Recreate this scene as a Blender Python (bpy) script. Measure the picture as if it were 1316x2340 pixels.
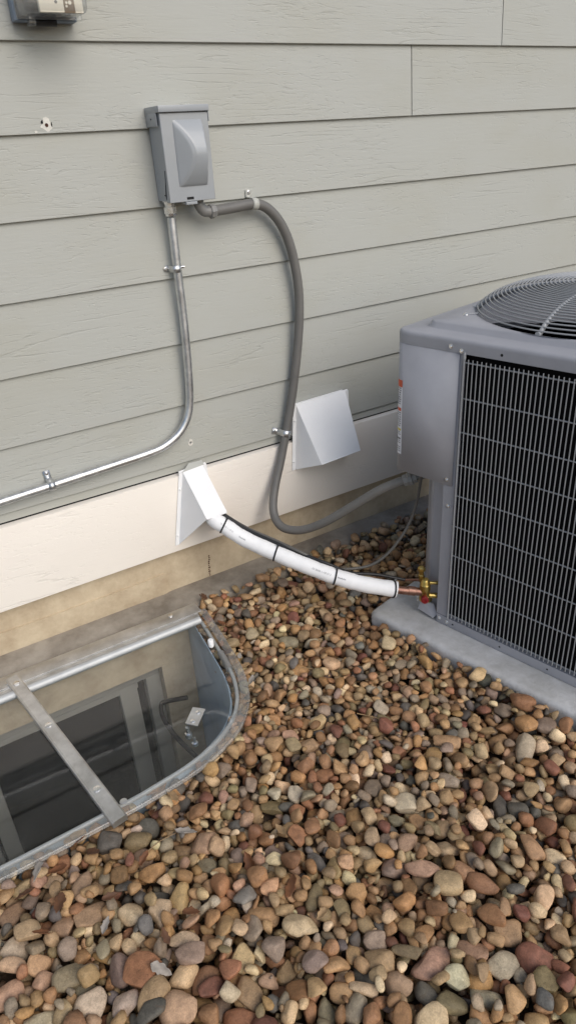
import bpy, bmesh, math, random
import numpy as np
from mathutils import Vector, Matrix

# ------------------------------------------------------------------ scene, camera, light
for o in list(bpy.data.objects):
    bpy.data.objects.remove(o, do_unlink=True)
scene = bpy.context.scene
COL = scene.collection
R = math.radians
random.seed(7)
rng = np.random.default_rng(11)

F_PX, YAW, PITCH, ROLL = 1574.8, 0.53095, 0.49191, -0.06466
CAM = np.array([0.0, -1.8212, 1.3198])
_cy, _sy, _cp, _sp = math.cos(YAW), math.sin(YAW), math.cos(PITCH), math.sin(PITCH)
_fw = np.array([_sy*_cp, _cy*_cp, -_sp]); _r = np.array([_cy, -_sy, 0.0]); _u = np.cross(_r, _fw)
_cr, _sr = math.cos(ROLL), math.sin(ROLL)
RT, UP, FW = _cr*_r+_sr*_u, -_sr*_r+_cr*_u, _fw

cam_d = bpy.data.cameras.new('camera'); cam = bpy.data.objects.new('camera', cam_d); COL.objects.link(cam)
cam_d.sensor_fit = 'VERTICAL'; cam_d.sensor_height = 24.0; cam_d.lens = F_PX/2340*24.0
cam_d.clip_start = 0.02; cam_d.clip_end = 500
cam.matrix_world = Matrix(((RT[0], UP[0], -FW[0], CAM[0]), (RT[1], UP[1], -FW[1], CAM[1]), (RT[2], UP[2], -FW[2], CAM[2]), (0, 0, 0, 1)))
scene.camera = cam

SUN_DIR = Vector((0.14, -0.77, 0.63)).normalized()      # towards the light
world = bpy.data.worlds.new('World'); scene.world = world; world.use_nodes = True
wn = world.node_tree.nodes; wl = world.node_tree.links
sky = wn.new('ShaderNodeTexSky'); sky.sky_type = 'NISHITA'; sky.sun_disc = False
sky.sun_elevation = math.asin(SUN_DIR.z); sky.sun_rotation = math.atan2(SUN_DIR.x, SUN_DIR.y)
sky.air_density = 1.0; sky.dust_density = 2.0; sky.ozone_density = 1.0
wn['Background'].inputs['Strength'].default_value = 0.125
wl.new(sky.outputs[0], wn['Background'].inputs[0])
sun_d = bpy.data.lights.new('sun', 'SUN'); sun_d.energy = 1.5; sun_d.angle = R(48); sun_d.color = (1.0, 0.968, 0.925)
sun = bpy.data.objects.new('sun', sun_d); COL.objects.link(sun)
sun.rotation_euler = SUN_DIR.to_track_quat('Z', 'Y').to_euler()
scene.view_settings.view_transform = 'Standard'; scene.view_settings.look = 'None'
scene.view_settings.gamma = 1.0; scene.view_settings.use_curve_mapping = False
scene.view_settings.exposure = 0.22
scene.render.engine = 'CYCLES'
scene.cycles.max_bounces = 10; scene.cycles.transparent_max_bounces = 16

# measured sight lines of the photograph, met with known planes of the place
def sight(u, v): return (u-658)/F_PX*RT - (v-1170)/F_PX*UP + FW
def atY(u, v, y): d = sight(u, v); return CAM + d*((y-CAM[1])/d[1])
def atZ(u, v, z): d = sight(u, v); return CAM + d*((z-CAM[2])/d[2])
def atX(u, v, x): d = sight(u, v); return CAM + d*((x-CAM[0])/d[0])
def proj(X):
    d = np.asarray(X, float)-CAM; w = d@FW
    return np.stack([658+F_PX*(d@RT)/w, 1170-F_PX*(d@UP)/w], -1)

# ------------------------------------------------------------------ materials
def srgb(h):
    h = h.lstrip('#'); c = [int(h[i:i+2], 16)/255 for i in (0, 2, 4)]
    return tuple(x/12.92 if x <= .04045 else ((x+.055)/1.055)**2.4 for x in c)
MATS = {}
def mat(name, col, rough=0.5, metal=0.0, var=0.0, vscale=8.0, bump=0.0, bscale=60.0, bdist=0.001, spec=0.5, stretch=None, coat=0.0, dark=None, rvar=0.0):
    if name in MATS: return MATS[name]
    m = bpy.data.materials.new(name); m.use_nodes = True; n = m.node_tree.nodes; l = m.node_tree.links
    b = n['Principled BSDF']
    b.inputs['Base Color'].default_value = (*col, 1); b.inputs['Roughness'].default_value = rough
    b.inputs['Metallic'].default_value = metal; b.inputs['Specular IOR Level'].default_value = spec
    b.inputs['Coat Weight'].default_value = coat
    if var or bump or rvar:
        tc = n.new('ShaderNodeTexCoord'); mp = n.new('ShaderNodeMapping')
        if stretch: mp.inputs['Scale'].default_value = stretch
        l.new(tc.outputs['Object'], mp.inputs[0])
    if var or rvar:
        t = n.new('ShaderNodeTexNoise'); t.inputs['Scale'].default_value = vscale; t.inputs['Detail'].default_value = 6
        t.inputs['Roughness'].default_value = .65
        l.new(mp.outputs[0], t.inputs['Vector'])
    if var:
        mx = n.new('ShaderNodeMix'); mx.data_type = 'RGBA'
        c2 = dark or tuple(x*(1-var) for x in col); c1 = tuple(min(1, x*(1+var*.45)) for x in col)
        mx.inputs[6].default_value = (*c2, 1); mx.inputs[7].default_value = (*c1, 1)
        rp = n.new('ShaderNodeValToRGB'); rp.color_ramp.elements[0].position = .32; rp.color_ramp.elements[1].position = .68
        l.new(t.outputs['Fac'], rp.inputs[0]); l.new(rp.outputs[0], mx.inputs[0]); l.new(mx.outputs[2], b.inputs['Base Color'])
    if rvar:
        mr = n.new('ShaderNodeMapRange'); mr.inputs[3].default_value = max(.03, rough-rvar); mr.inputs[4].default_value = min(1, rough+rvar)
        l.new(t.outputs['Fac'], mr.inputs[0]); l.new(mr.outputs[0], b.inputs['Roughness'])
    if bump:
        t2 = n.new('ShaderNodeTexNoise'); t2.inputs['Scale'].default_value = bscale; t2.inputs['Detail'].default_value = 5
        l.new(mp.outputs[0], t2.inputs['Vector'])
        bp = n.new('ShaderNodeBump'); bp.inputs['Strength'].default_value = bump; bp.inputs['Distance'].default_value = bdist
        l.new(t2.outputs['Fac'], bp.inputs['Height']); l.new(bp.outputs[0], b.inputs['Normal'])
    MATS[name] = m
    return m

def wood_paint(name, col, rough, gscale=1.0, strength=0.6, tint=None):
    """painted fibre-cement board with embossed wood grain: sparse wavy grain cracks plus fine streaks"""
    m = bpy.data.materials.new(name); m.use_nodes = True; n = m.node_tree.nodes; l = m.node_tree.links
    b = n['Principled BSDF']; b.inputs['Roughness'].default_value = rough
    tc = n.new('ShaderNodeTexCoord'); oi = n.new('ShaderNodeObjectInfo')
    ofs = n.new('ShaderNodeVectorMath'); ofs.operation = 'ADD'
    sc = n.new('ShaderNodeVectorMath'); sc.operation = 'SCALE'; sc.inputs[0].default_value = (37.0, 11.0, 23.0)
    l.new(oi.outputs['Random'], sc.inputs['Scale']); l.new(tc.outputs['Object'], ofs.inputs[0]); l.new(sc.outputs[0], ofs.inputs[1])
    def mapped(s):
        mp = n.new('ShaderNodeMapping'); mp.inputs['Scale'].default_value = s; l.new(ofs.outputs[0], mp.inputs[0]); return mp.outputs[0]
    def noise(vec, scale, detail=3, rgh=.5, dist=0.0):
        t = n.new('ShaderNodeTexNoise'); t.inputs['Scale'].default_value = scale; t.inputs['Detail'].default_value = detail
        t.inputs['Roughness'].default_value = rgh; t.inputs['Distortion'].default_value = dist; l.new(vec, t.inputs['Vector']); return t.outputs['Fac']
    def math_(op, a, c=None, clamp=False):
        k = n.new('ShaderNodeMath'); k.operation = op; k.use_clamp = clamp
        for i, q in enumerate((a, c)):
            if q is None: continue
            if isinstance(q, (int, float)): k.inputs[i].default_value = q
            else: l.new(q, k.inputs[i])
        return k.outputs[0]
    def ramp(v, p0, p1):
        r = n.new('ShaderNodeMapRange'); r.interpolation_type = 'SMOOTHSTEP'; r.inputs[1].default_value = p0; r.inputs[2].default_value = p1; l.new(v, r.inputs[0]); return r.outputs[0]
    # contour lines of a stretched field read as cathedral grain
    fld = noise(mapped((.75*gscale, 1, 13.0*gscale)), 1.25, 2.0, .45)
    fr = math_('FRACT', math_('MULTIPLY', fld, 11.0)); tri = math_('ABSOLUTE', math_('SUBTRACT', fr, .5))
    wob = noise(mapped((9, 1, 60)), 3.0, 3)
    line = ramp(math_('ADD', tri, math_('MULTIPLY', math_('SUBTRACT', wob, .5), .5)), .09, .0)
    mask = ramp(noise(mapped((1.1, 1, 3.0)), 2.3, 3), .46, .62)
    cracks = math_('MULTIPLY', line, mask)
    fine = noise(mapped((14, 14, 170)), 1.0, 4, .6, .6)
    fine2 = ramp(noise(mapped((30, 14, 150)), 1.0, 2, .5, 1.0), .56, .70)
    fmask = ramp(noise(mapped((2.2, 1, 5)), 1.9, 2), .40, .62)
    h = math_('ADD', math_('MULTIPLY', cracks, -.8), math_('MULTIPLY', fine, .6))
    h = math_('ADD', h, math_('MULTIPLY', math_('MULTIPLY', fine2, fmask), -.75))
    bp = n.new('ShaderNodeBump'); bp.inputs['Strength'].default_value = strength; bp.inputs['Distance'].default_value = .0016
    l.new(h, bp.inputs['Height']); l.new(bp.outputs[0], b.inputs['Normal'])
    mx = n.new('ShaderNodeMix'); mx.data_type = 'RGBA'
    mx.inputs[6].default_value = (*col, 1); mx.inputs[7].default_value = (*(tint or tuple(c*.9 for c in col)), 1)
    dirt = ramp(noise(mapped((1.3, 1, 2.2)), 2.0, 5, .6), .40, .75)
    l.new(math_('MULTIPLY', dirt, .55), mx.inputs[0])
    mx2 = n.new('ShaderNodeMix'); mx2.data_type = 'RGBA'; l.new(mx.outputs[2], mx2.inputs[6]); mx2.inputs[7].default_value = (*[c*.62 for c in col], 1)
    l.new(math_('MULTIPLY', cracks, .14), mx2.inputs[0])
    l.new(mx2.outputs[2], b.inputs['Base Color'])
    MATS[name] = m
    return m

def clear_plastic(name, tint, haze=0.05, rough=0.04, ior=1.5, smudge=0.0):
    m = bpy.data.materials.new(name); m.use_nodes = True; n = m.node_tree.nodes; l = m.node_tree.links
    n.remove(n['Principled BSDF']); out = n['Material Output']
    tr = n.new('ShaderNodeBsdfTransparent'); tr.inputs[0].default_value = (*tint, 1)
    gl = n.new('ShaderNodeBsdfGlossy'); gl.inputs['Roughness'].default_value = rough
    df = n.new('ShaderNodeBsdfDiffuse'); df.inputs[0].default_value = (.62, .62, .6, 1)
    lw = n.new('ShaderNodeLayerWeight'); lw.inputs[0].default_value = .5      # Schlick reflectance from the facing angle, same on both faces
    pw = n.new('ShaderNodeMath'); pw.operation = 'POWER'; pw.inputs[1].default_value = 5; l.new(lw.outputs['Facing'], pw.inputs[0])
    f0 = ((ior-1)/(ior+1))**2
    fr = n.new('ShaderNodeMath'); fr.operation = 'MULTIPLY_ADD'; fr.inputs[1].default_value = 1-f0; fr.inputs[2].default_value = f0; l.new(pw.outputs[0], fr.inputs[0])
    m1 = n.new('ShaderNodeMixShader'); m2 = n.new('ShaderNodeMixShader')
    tc = n.new('ShaderNodeTexCoord'); t = n.new('ShaderNodeTexNoise'); t.inputs['Scale'].default_value = 7; t.inputs['Detail'].default_value = 7
    t.inputs['Roughness'].default_value = .65
    l.new(tc.outputs['Object'], t.inputs['Vector'])
    mr = n.new('ShaderNodeMapRange'); mr.inputs[1].default_value = .35; mr.inputs[2].default_value = .75
    mr.inputs[3].default_value = haze; mr.inputs[4].default_value = haze+smudge
    l.new(t.outputs['Fac'], mr.inputs[0]); l.new(mr.outputs[0], m1.inputs[0])
    l.new(tr.outputs[0], m1.inputs[1]); l.new(df.outputs[0], m1.inputs[2])
    l.new(fr.outputs[0], m2.inputs[0]); l.new(m1.outputs[0], m2.inputs[1]); l.new(gl.outputs[0], m2.inputs[2])
    l.new(m2.outputs[0], out.inputs['Surface'])
    MATS[name] = m
    return m

SIDING = wood_paint('siding_paint', srgb('#acada6'), .6, 1.0, .5, tint=srgb('#a7a69a'))
SKIRT = wood_paint('skirt_paint', srgb('#eee7dc'), .5, .8, .45, tint=srgb('#e5dcd2'))
CONC = mat('foundation_concrete', srgb('#bfb096'), .92, var=.22, vscale=13, bump=.8, bscale=75, bdist=.002, dark=srgb('#ab997f'))
LEDGE = mat('ledge_concrete', srgb('#9a9285'), .92, var=.3, vscale=9, bump=.6, bscale=80, bdist=.002, dark=srgb('#766d60'))
SOIL = mat('soil', srgb('#5d4c3c'), .95, var=.5, vscale=30, bump=1, bscale=45, bdist=.01)
BOXGREY = mat('box_grey_enamel', srgb('#9b9fa2'), .32, var=.05, vscale=12, coat=.2)
BOXSIDE = BOXGREY
GALV = mat('galvanised_steel', (.70, .71, .71), .42, 1.0, var=.22, vscale=45, rvar=.12, bump=.08, bscale=120)
ZINC = mat('bright_zinc', (.84, .84, .83), .28, 1.0, var=.15, vscale=60, rvar=.1)
WHIP = mat('whip_grey_pvc', srgb('#6b6965'), .5, var=.1, vscale=20)
FITP = mat('painted_strap', srgb('#b5b5ad'), .5)
FIT = mat('fitting_grey', srgb('#807f7c'), .45, var=.08, vscale=40)
HOODW = mat('white_sheet_metal', srgb('#ececeb'), .62, var=.03, vscale=14)
FOAM = mat('white_foam', srgb('#f2f2f1'), .75, var=.05, vscale=25, bump=.25, bscale=180)
BLACK = mat('black_nylon', (.012, .012, .013), .45)
INK = mat('grey_ink', (.12, .12, .13), .7)
COPPER = mat('copper', (.34, .21, .16), .5, 1.0, var=.45, vscale=40, rvar=.15, dark=(.25, .13, .10))
BRASS = mat('brass', (.62, .45, .14), .34, 1.0, var=.35, vscale=50, rvar=.12)
REDCAP = mat('red_plastic', (.20, .010, .012), .4)
ACPAINT = mat('ac_grey_paint', srgb('#9d9ea4'), .5, var=.09, vscale=7, rvar=.06, bump=.05, bscale=250)
ACTOP = ACPAINT
WIRE = mat('wire_grey_coating', srgb('#9a9c9e'), .42, var=.06, vscale=30)
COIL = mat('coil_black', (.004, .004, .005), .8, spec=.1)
FANBLK = mat('fan_dark', (.012, .013, .018), .7, spec=.2)
PADM = mat('pad_concrete', srgb('#b7b8b9'), .85, var=.26, vscale=16, bump=.8, bscale=95, bdist=.002, dark=srgb('#a3a3a1'))
ALU = mat('aluminium', (.66, .66, .65), .52, 1.0, var=.28, vscale=16, rvar=.14, bump=.05, bscale=200)
RIMW = mat('rim_white_metal', srgb('#b9bbba'), .5, .3, var=.12, vscale=20)
WELLST = mat('well_steel', srgb('#b6cada'), .45, .1, var=.25, vscale=5, rvar=.1)
VINYL = mat('shaded_vinyl', srgb('#9a978e'), .5, var=.08, vscale=10)  # white vinyl darkened, the shade down in the well is put into its colour
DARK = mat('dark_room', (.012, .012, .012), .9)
REBAR = mat('rebar', (.06, .05, .045), .7, .4, var=.4, vscale=60)
RUST = mat('rust', (.07, .025, .012), .9, var=.4, vscale=90)
CHALK = mat('chipped_caulk', srgb('#d8d5cb'), .8, var=.15, vscale=80)
SLATE = mat('bluegrey_plastic', srgb('#7a8796'), .5)
CREAM = mat('cream_plastic', srgb('#e3dccb'), .5)
BROWNL = mat('brown_label', srgb('#7d6c58'), .6)
POLY = clear_plastic('polycarbonate', (.965, .972, .972), .003, .035, 1.42, .014)
CLOUD = clear_plastic('cloudy_edge', (.93, .93, .92), .13, .15, 1.5, .18)
BUBBLE = clear_plastic('clear_bubble', (.93, .94, .94), .10, .06, 1.5, .08)
PANE = mat('dark_room_glass', (.010, .011, .012), .06)  # opaque pane, the unlit room's darkness is painted into its colour
LAB_W = mat('label_white', srgb('#dcdde2'), .45)
LAB_O = mat('label_orange', srgb('#c8512a'), .45)
LAB_Y = mat('label_yellow', srgb('#c9b93f'), .45)

# ------------------------------------------------------------------ mesh helpers
def link(name, me, m, parent=None, smooth=None):
    o = bpy.data.objects.new(name, me); COL.objects.link(o)
    if m is not None and not me.materials: me.materials.append(m)
    if parent: o.parent = parent
    if smooth is not None:
        me.polygons.foreach_set('use_smooth', [bool(smooth)]*len(me.polygons))
    return o
def from_bm(name, bm, m, parent=None, smooth=False, auto=None):
    bmesh.ops.recalc_face_normals(bm, faces=bm.faces)
    me = bpy.data.meshes.new(name); bm.to_mesh(me); bm.free()
    o = link(name, me, m, parent, smooth)
    if auto:
        me.polygons.foreach_set('use_smooth', [True]*len(me.polygons))
        me.set_sharp_from_angle(angle=R(auto))
    return o
def tag(o, label=None, cat=None, group=None, kind=None):
    for k, v in (('label', label), ('category', cat), ('group', group), ('kind', kind)):
        if v: o[k] = v
    return o
def thing(name, label, cat, loc=(0, 0, 0), rz=0, group=None):
    o = bpy.data.objects.new(name, None); COL.objects.link(o); o.location = loc; o.rotation_euler = (0, 0, rz)
    o.empty_display_size = .05
    return tag(o, label, cat, group)
def local(o, p):
    """parts are built in the thing's own frame: things at a base point with no turn just subtract it"""
    return tuple(np.asarray(p, float)-np.array(o.location))
def bm_box(bm, a, b, bevel=0.0, seg=2):
    a = np.minimum(a, b); b2 = np.maximum(a, b)
    c = (np.asarray(a)+np.asarray(b2))/2; s = np.asarray(b2)-np.asarray(a)
    r = bmesh.ops.create_cube(bm, size=1.0)
    for v in r['verts']: v.co = Vector((c[0]+v.co.x*s[0], c[1]+v.co.y*s[1], c[2]+v.co.z*s[2]))
    if bevel:
        es = list({e for v in r['verts'] for e in v.link_edges})
        bmesh.ops.bevel(bm, geom=es, offset=bevel, segments=seg, affect='EDGES', profile=.6)
def box(name, a, b, m, parent=None, bevel=0.0, seg=2):
    a, b = np.minimum(a, b), np.maximum(a, b)
    bm = bmesh.new(); bm_box(bm, a, b, bevel, seg)
    return from_bm(name, bm, m, parent, auto=40 if bevel else None)
def catmull(pts, n=8):
    p = [np.asarray(q, float) for q in pts]; p = [2*p[0]-p[1]]+p+[2*p[-1]-p[-2]]; out = []
    for i in range(1, len(p)-2):
        for k in range(n):
            t = k/n
            out.append(.5*((2*p[i])+(-p[i-1]+p[i+1])*t+(2*p[i-1]-5*p[i]+4*p[i+1]-p[i+2])*t*t+(-p[i-1]+3*p[i]-3*p[i+1]+p[i+2])*t**3))
    out.append(p[-2]); return np.array(out)
def frames(path, closed=False):
    path = np.asarray(path, float); n = len(path)
    if closed: T = np.roll(path, -1, 0)-np.roll(path, 1, 0)
    else: T = np.gradient(path, axis=0)
    T /= np.linalg.norm(T, axis=1)[:, None]
    ref = np.array([0, 0, 1.0]) if abs(T[0][2]) < .9 else np.array([0, 1.0, 0])
    N = np.zeros_like(T); v = np.cross(T[0], ref); N[0] = v/np.linalg.norm(v)
    for i in range(1, n):
        v = N[i-1]-T[i]*(N[i-1]@T[i]); N[i] = v/np.linalg.norm(v)
    return T, N, np.cross(T, N)
def bm_tube(bm, path, r, sides=10, closed=False, cap=True, sq=None):
    path = np.asarray(path, float); T, N, B = frames(path, closed); n = len(path)
    rr = np.broadcast_to(np.asarray(r, float), (n,)); rings = []
    for i in range(n):
        ring = []
        for k in range(sides):
            a = 2*math.pi*k/sides
            ring.append(bm.verts.new(path[i]+rr[i]*(math.cos(a)*N[i]+math.sin(a)*B[i])))
        rings.append(ring)
    for i in range(n if closed else n-1):
        A, Bq = rings[i], rings[(i+1) % n]
        for k in range(sides):
            bm.faces.new((A[k], A[(k+1) % sides], Bq[(k+1) % sides], Bq[k]))
    if cap and not closed:
        bm.faces.new(rings[0][::-1]); bm.faces.new(rings[-1])
def tube(name, path, r, m, parent=None, sides=12, closed=False, cap=True):
    bm = bmesh.new(); bm_tube(bm, path, r, sides, closed, cap)
    return from_bm(name, bm, m, parent, auto=50)
def bm_rev(bm, p0, axis, prof, sides=16):
    """lathe: prof = [(distance along axis, radius)]"""
    p0 = np.asarray(p0, float); ax = np.asarray(axis, float); ax /= np.linalg.norm(ax)
    ref = np.array([0, 0, 1.]) if abs(ax[2]) < .9 else np.array([1., 0, 0])
    N = np.cross(ax, ref); N /= np.linalg.norm(N); B = np.cross(ax, N); rings = []
    for d, r in prof:
        rings.append([bm.verts.new(p0+ax*d+max(r, 1e-5)*(math.cos(2*math.pi*k/sides)*N+math.sin(2*math.pi*k/sides)*B)) for k in range(sides)])
    for A, C in zip(rings, rings[1:]):
        for k in range(sides): bm.faces.new((A[k], A[(k+1) % sides], C[(k+1) % sides], C[k]))
    bm.faces.new(rings[0][::-1]); bm.faces.new(rings[-1])
def rev(name, p0, axis, prof, m, parent=None, sides=16, auto=35):
    bm = bmesh.new(); bm_rev(bm, p0, axis, prof, sides)
    return from_bm(name, bm, m, parent, auto=auto)
def poly(name, verts, faces, m, parent=None, smooth=False, thick=0.0):
    me = bpy.data.meshes.new(name); me.from_pydata([tuple(v) for v in verts], [], faces); me.update()
    o = link(name, me, m, parent, smooth)
    if thick:
        md = o.modifiers.new('solid', 'SOLIDIFY'); md.thickness = thick; md.offset = 0
    return o
def prism_xz(name, outline, y0, y1, m, parent=None):
    bm = bmesh.new(); bm_prism(bm, outline, y0, y1); return from_bm(name, bm, m, parent)
def bm_prism(bm, pts, axis_fn):
    """pts 2-D outline; axis_fn(p, side) gives the 3-D corner on either end"""
    A = [bm.verts.new(axis_fn(p, 0)) for p in pts]; B = [bm.verts.new(axis_fn(p, 1)) for p in pts]; n = len(pts)
    bm.faces.new(A); bm.faces.new(B[::-1])
    for i in range(n): bm.faces.new((A[i], B[i], B[(i+1) % n], A[(i+1) % n]))
def screw(parent, p, axis, r=.005, m=None, washer=True, name='screw'):
    prof = [(0, r*1.5), (.0012, r*1.5), (.0014, r), (.004, r), (.0052, r*.7)] if washer else [(0, r), (.002, r), (.0032, r*.6)]
    return rev(name, p, axis, prof, m or ZINC, parent, 10)

# ------------------------------------------------------------------ ground with the window well opening
RIM = [(.632, -.118), (.622, -.22), (.611, -.313), (.598, -.413), (.580, -.490), (.548, -.560), (.500, -.614), (.439, -.650), (.361, -.675), (.276, -.686), (.196, -.692), (.041, -.695), (-.10, -.696)]
XC = -.12
RIM = RIM+[(2*XC-x, y) for x, y in RIM[-2::-1]]
RIMC = catmull([(x, y, 0) for x, y in RIM], 5)[:, :2]
def offset_rim(d):
    t = np.gradient(RIMC, axis=0); t /= np.linalg.norm(t, axis=1)[:, None]
    nrm = np.stack([-t[:, 1], t[:, 0]], 1); c = np.array([XC, -.3])
    s = np.sign(((RIMC-c)*nrm).sum(1)); return RIMC+nrm*(s*d)[:, None]
WELL_IN = offset_rim(-.022)

def build_ground():
    bm = bmesh.new()
    hole = [tuple(p) for p in offset_rim(-.016)]
    hole = [(hole[0][0], -.05)]+hole+[(hole[-1][0], -.05)]
    G = 60.0
    outer = [(G, -.05), (G, -G), (-G, -G), (-G, -.05)]
    pts = [(x, y) for x, y in outer]+hole[::-1]
    vs = [bm.verts.new((x, y, -.055)) for x, y in pts]
    es = [bm.edges.new((vs[i], vs[(i+1) % len(vs)])) for i in range(len(vs))]
    bmesh.ops.triangle_fill(bm, edges=es, use_beauty=True, use_dissolve=False)
    for f in bm.faces:
        if f.normal.z < 0: f.normal_flip()
    me = bpy.data.meshes.new('ground'); bm.to_mesh(me); bm.free()
    tag(link('ground', me, SOIL), kind='structure')
build_ground()

# ------------------------------------------------------------------ house wall
EXPO, Z1 = .178, .478
house = thing('house_wall', 'grey-green lap-sided house wall with cream skirt board over a tan concrete foundation', 'house wall', (0, 0, 0))
XL, XR = -3.0, 5.5
def board(x0, x1, z):
    """one lapped plank: lower front edge stands proud, the top tucks behind the next one"""
    t = .0062
    pr = [(-.0005, z+.0012), (.0006, z), (t, z), (.0098+t, z+EXPO+.03), (.0098, z+EXPO+.03)]
    bm = bmesh.new(); bm_prism(bm, pr, lambda p, s: (x1 if s else x0, p[0], p[1]))
    return from_bm('siding_board', bm, SIDING, house)
joints = {6: 1.588, 7: 1.946, 3: -1.1, 4: 3.3, 9: .9, 10: 2.4, 12: 1.2, 2: 2.9, 8: -.9}
for k in range(1, 17):
    z = Z1+(k-1)*EXPO
    if k in joints:
        j = joints[k]; board(XL, j-.0016, z); board(j+.0016, XR, z)
    else: board(XL, XR, z)
box('wall_sheathing', (XL, .030, .02), (XR, .20, 3.4), CONC, house)
box('starter_strip', (XL, .006, .452), (XR, .0295, .4772), SIDING, house)
box('shaded_gap_flashing', (XL, .010, .440), (XR, .0294, .4519), DARK, house)  # flashing in near-black: the open gap's shade is put into its colour
box('skirt_board', (XL, -.014, .194), (XR, .0293, .4455), SKIRT, house, .0016)
# foundation: upper face, slightly proud lower pour with a form seam, stepped ledge, below-grade wall with the basement window
fd = box('foundation', (XL, .022, .02), (XR, .0298, .1938), CONC, house)
bm = bmesh.new()
seam = [(-3.0, .1075), (.0, .108), (.2, .105), (.42, .104), (.60, .108)]
lo = [bm.verts.new((x, .0165, .0)) for x, z in seam]; hi = [bm.verts.new((x, .0165, z)) for x, z in seam]; bk = [bm.verts.new((x, .0225, z+.001)) for x, z in seam]
for i in range(len(seam)-1):
    bm.faces.new((lo[i], lo[i+1], hi[i+1], hi[i])); bm.faces.new((hi[i], hi[i+1], bk[i+1], bk[i]))
e2 = bm.verts.new((.63, .0225, .0)); bm.faces.new((lo[-1], e2, bk[-1], hi[-1]))
from_bm('form_seam', bm, CONC, house)
OX0, OX1, OZ0, OZ1 = -.74, .505, -.86, -.155
bm = bmesh.new()
pr = [(.0221, .034), (.012, .0335), (-.02, .030), (-.074, .024), (-.088, .017), (-.091, .004), (-.091, -.012), (.14, -.012), (.14, .034)]
bm_prism(bm, pr, lambda p, s: (XR if s else XL, p[0], p[1]))
from_bm('foundation_ledge', bm, LEDGE, house, auto=35)
bm = bmesh.new()
bm_box(bm, (OX1, -.091, -1.3), (XR, .14, OZ1-.0002)); bm_box(bm, (XL, -.091, -1.3), (OX0, .14, OZ1-.0002)); bm_box(bm, (OX0+.0002, -.091, -1.3), (OX1-.0002, .14, OZ0)); bm_box(bm, (XL, -.0905, OZ1), (XR, .14, -.0122))
from_bm('basement_wall', bm, CONC, house)
# window set in the opening
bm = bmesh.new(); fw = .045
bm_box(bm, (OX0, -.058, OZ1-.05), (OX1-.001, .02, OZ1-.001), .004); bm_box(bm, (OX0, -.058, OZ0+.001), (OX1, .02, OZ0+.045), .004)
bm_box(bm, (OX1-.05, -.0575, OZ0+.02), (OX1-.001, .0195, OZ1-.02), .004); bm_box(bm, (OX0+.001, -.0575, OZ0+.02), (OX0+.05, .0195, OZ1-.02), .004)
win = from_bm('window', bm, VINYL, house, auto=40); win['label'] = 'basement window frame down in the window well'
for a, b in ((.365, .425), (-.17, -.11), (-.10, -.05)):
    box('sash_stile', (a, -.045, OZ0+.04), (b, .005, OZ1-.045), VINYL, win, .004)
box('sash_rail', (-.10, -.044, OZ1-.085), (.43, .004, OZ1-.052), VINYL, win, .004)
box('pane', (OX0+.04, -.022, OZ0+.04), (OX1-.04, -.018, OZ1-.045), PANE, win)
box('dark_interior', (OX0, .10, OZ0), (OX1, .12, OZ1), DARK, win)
# form-tie stain and old screw holes
def plank_y(z): return .0086*(((z-Z1) % EXPO)/EXPO)
def blob(cx, cz, y, rx, rz, n, seed, m, name, th=.0012):
    q = random.Random(seed); bm = bmesh.new(); pts = []
    for i in range(n):
        a = 2*math.pi*i/n; k = 1+q.uniform(-.28, .28); pts.append((cx+rx*k*math.cos(a), cz+rz*k*math.sin(a)))
    bm_prism(bm, pts, lambda p, s: (p[0], y-(th if s else -.004), p[1]))
    return from_bm(name, bm, m, house)
p = atY(478, 1275, .0215)
for i in range(11):
    pz = atY(478+i*.15, 1270+i*4.4, .0215)
    blob(pz[0]+random.uniform(-.0015, .0015), pz[2], .0218, random.uniform(.0022, .0042), .0028, 7, 40+i, RUST, 'rust_stain', .0006)
p = atY(992, 1150, .0215)
for i in range(3): blob(p[0]-.38+.003*i, p[2]-.008*i, .0218, .004, .006, 7, 60+i, RUST, 'rust_stain', .0006)
p = atY(106, 286, .001); yy = plank_y(p[2])
blob(p[0], p[2], yy, .0125, .0125, 13, 3, CHALK, 'paint_chip')
blob(p[0]+.002, p[2]+.010, yy, .007, .005, 9, 5, CHALK, 'paint_chip', .0010)
blob(p[0]-.008, p[2]+.006, yy, .0028, .0045, 6, 8, DARK, 'paint_chip', .0018)
blob(p[0]+.0125, p[2]+.001, yy, .0016, .006, 6, 9, DARK, 'paint_chip', .0016)
rev('screw_hole', (p[0]+.001, yy+.001, p[2]), (0, -1, 0), [(0, .0038), (.0032, .0038), (.0026, .0016)], RUST, house, 10)
p = atY(83, 302, .0); blob(p[0], p[2], plank_y(p[2]), .004, .003, 7, 12, CHALK, 'paint_chip')
p = atY(436, 1011, .002); yy = plank_y(p[2])
blob(p[0], p[2], yy, .008, .010, 9, 21, CHALK, 'paint_chip', .0018)
rev('screw_hole', (p[0], yy+.001, p[2]), (0, -1, 0), [(0, .0042), (.0040, .0042), (.0034, .0018)], GALV, house, 8)

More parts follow.
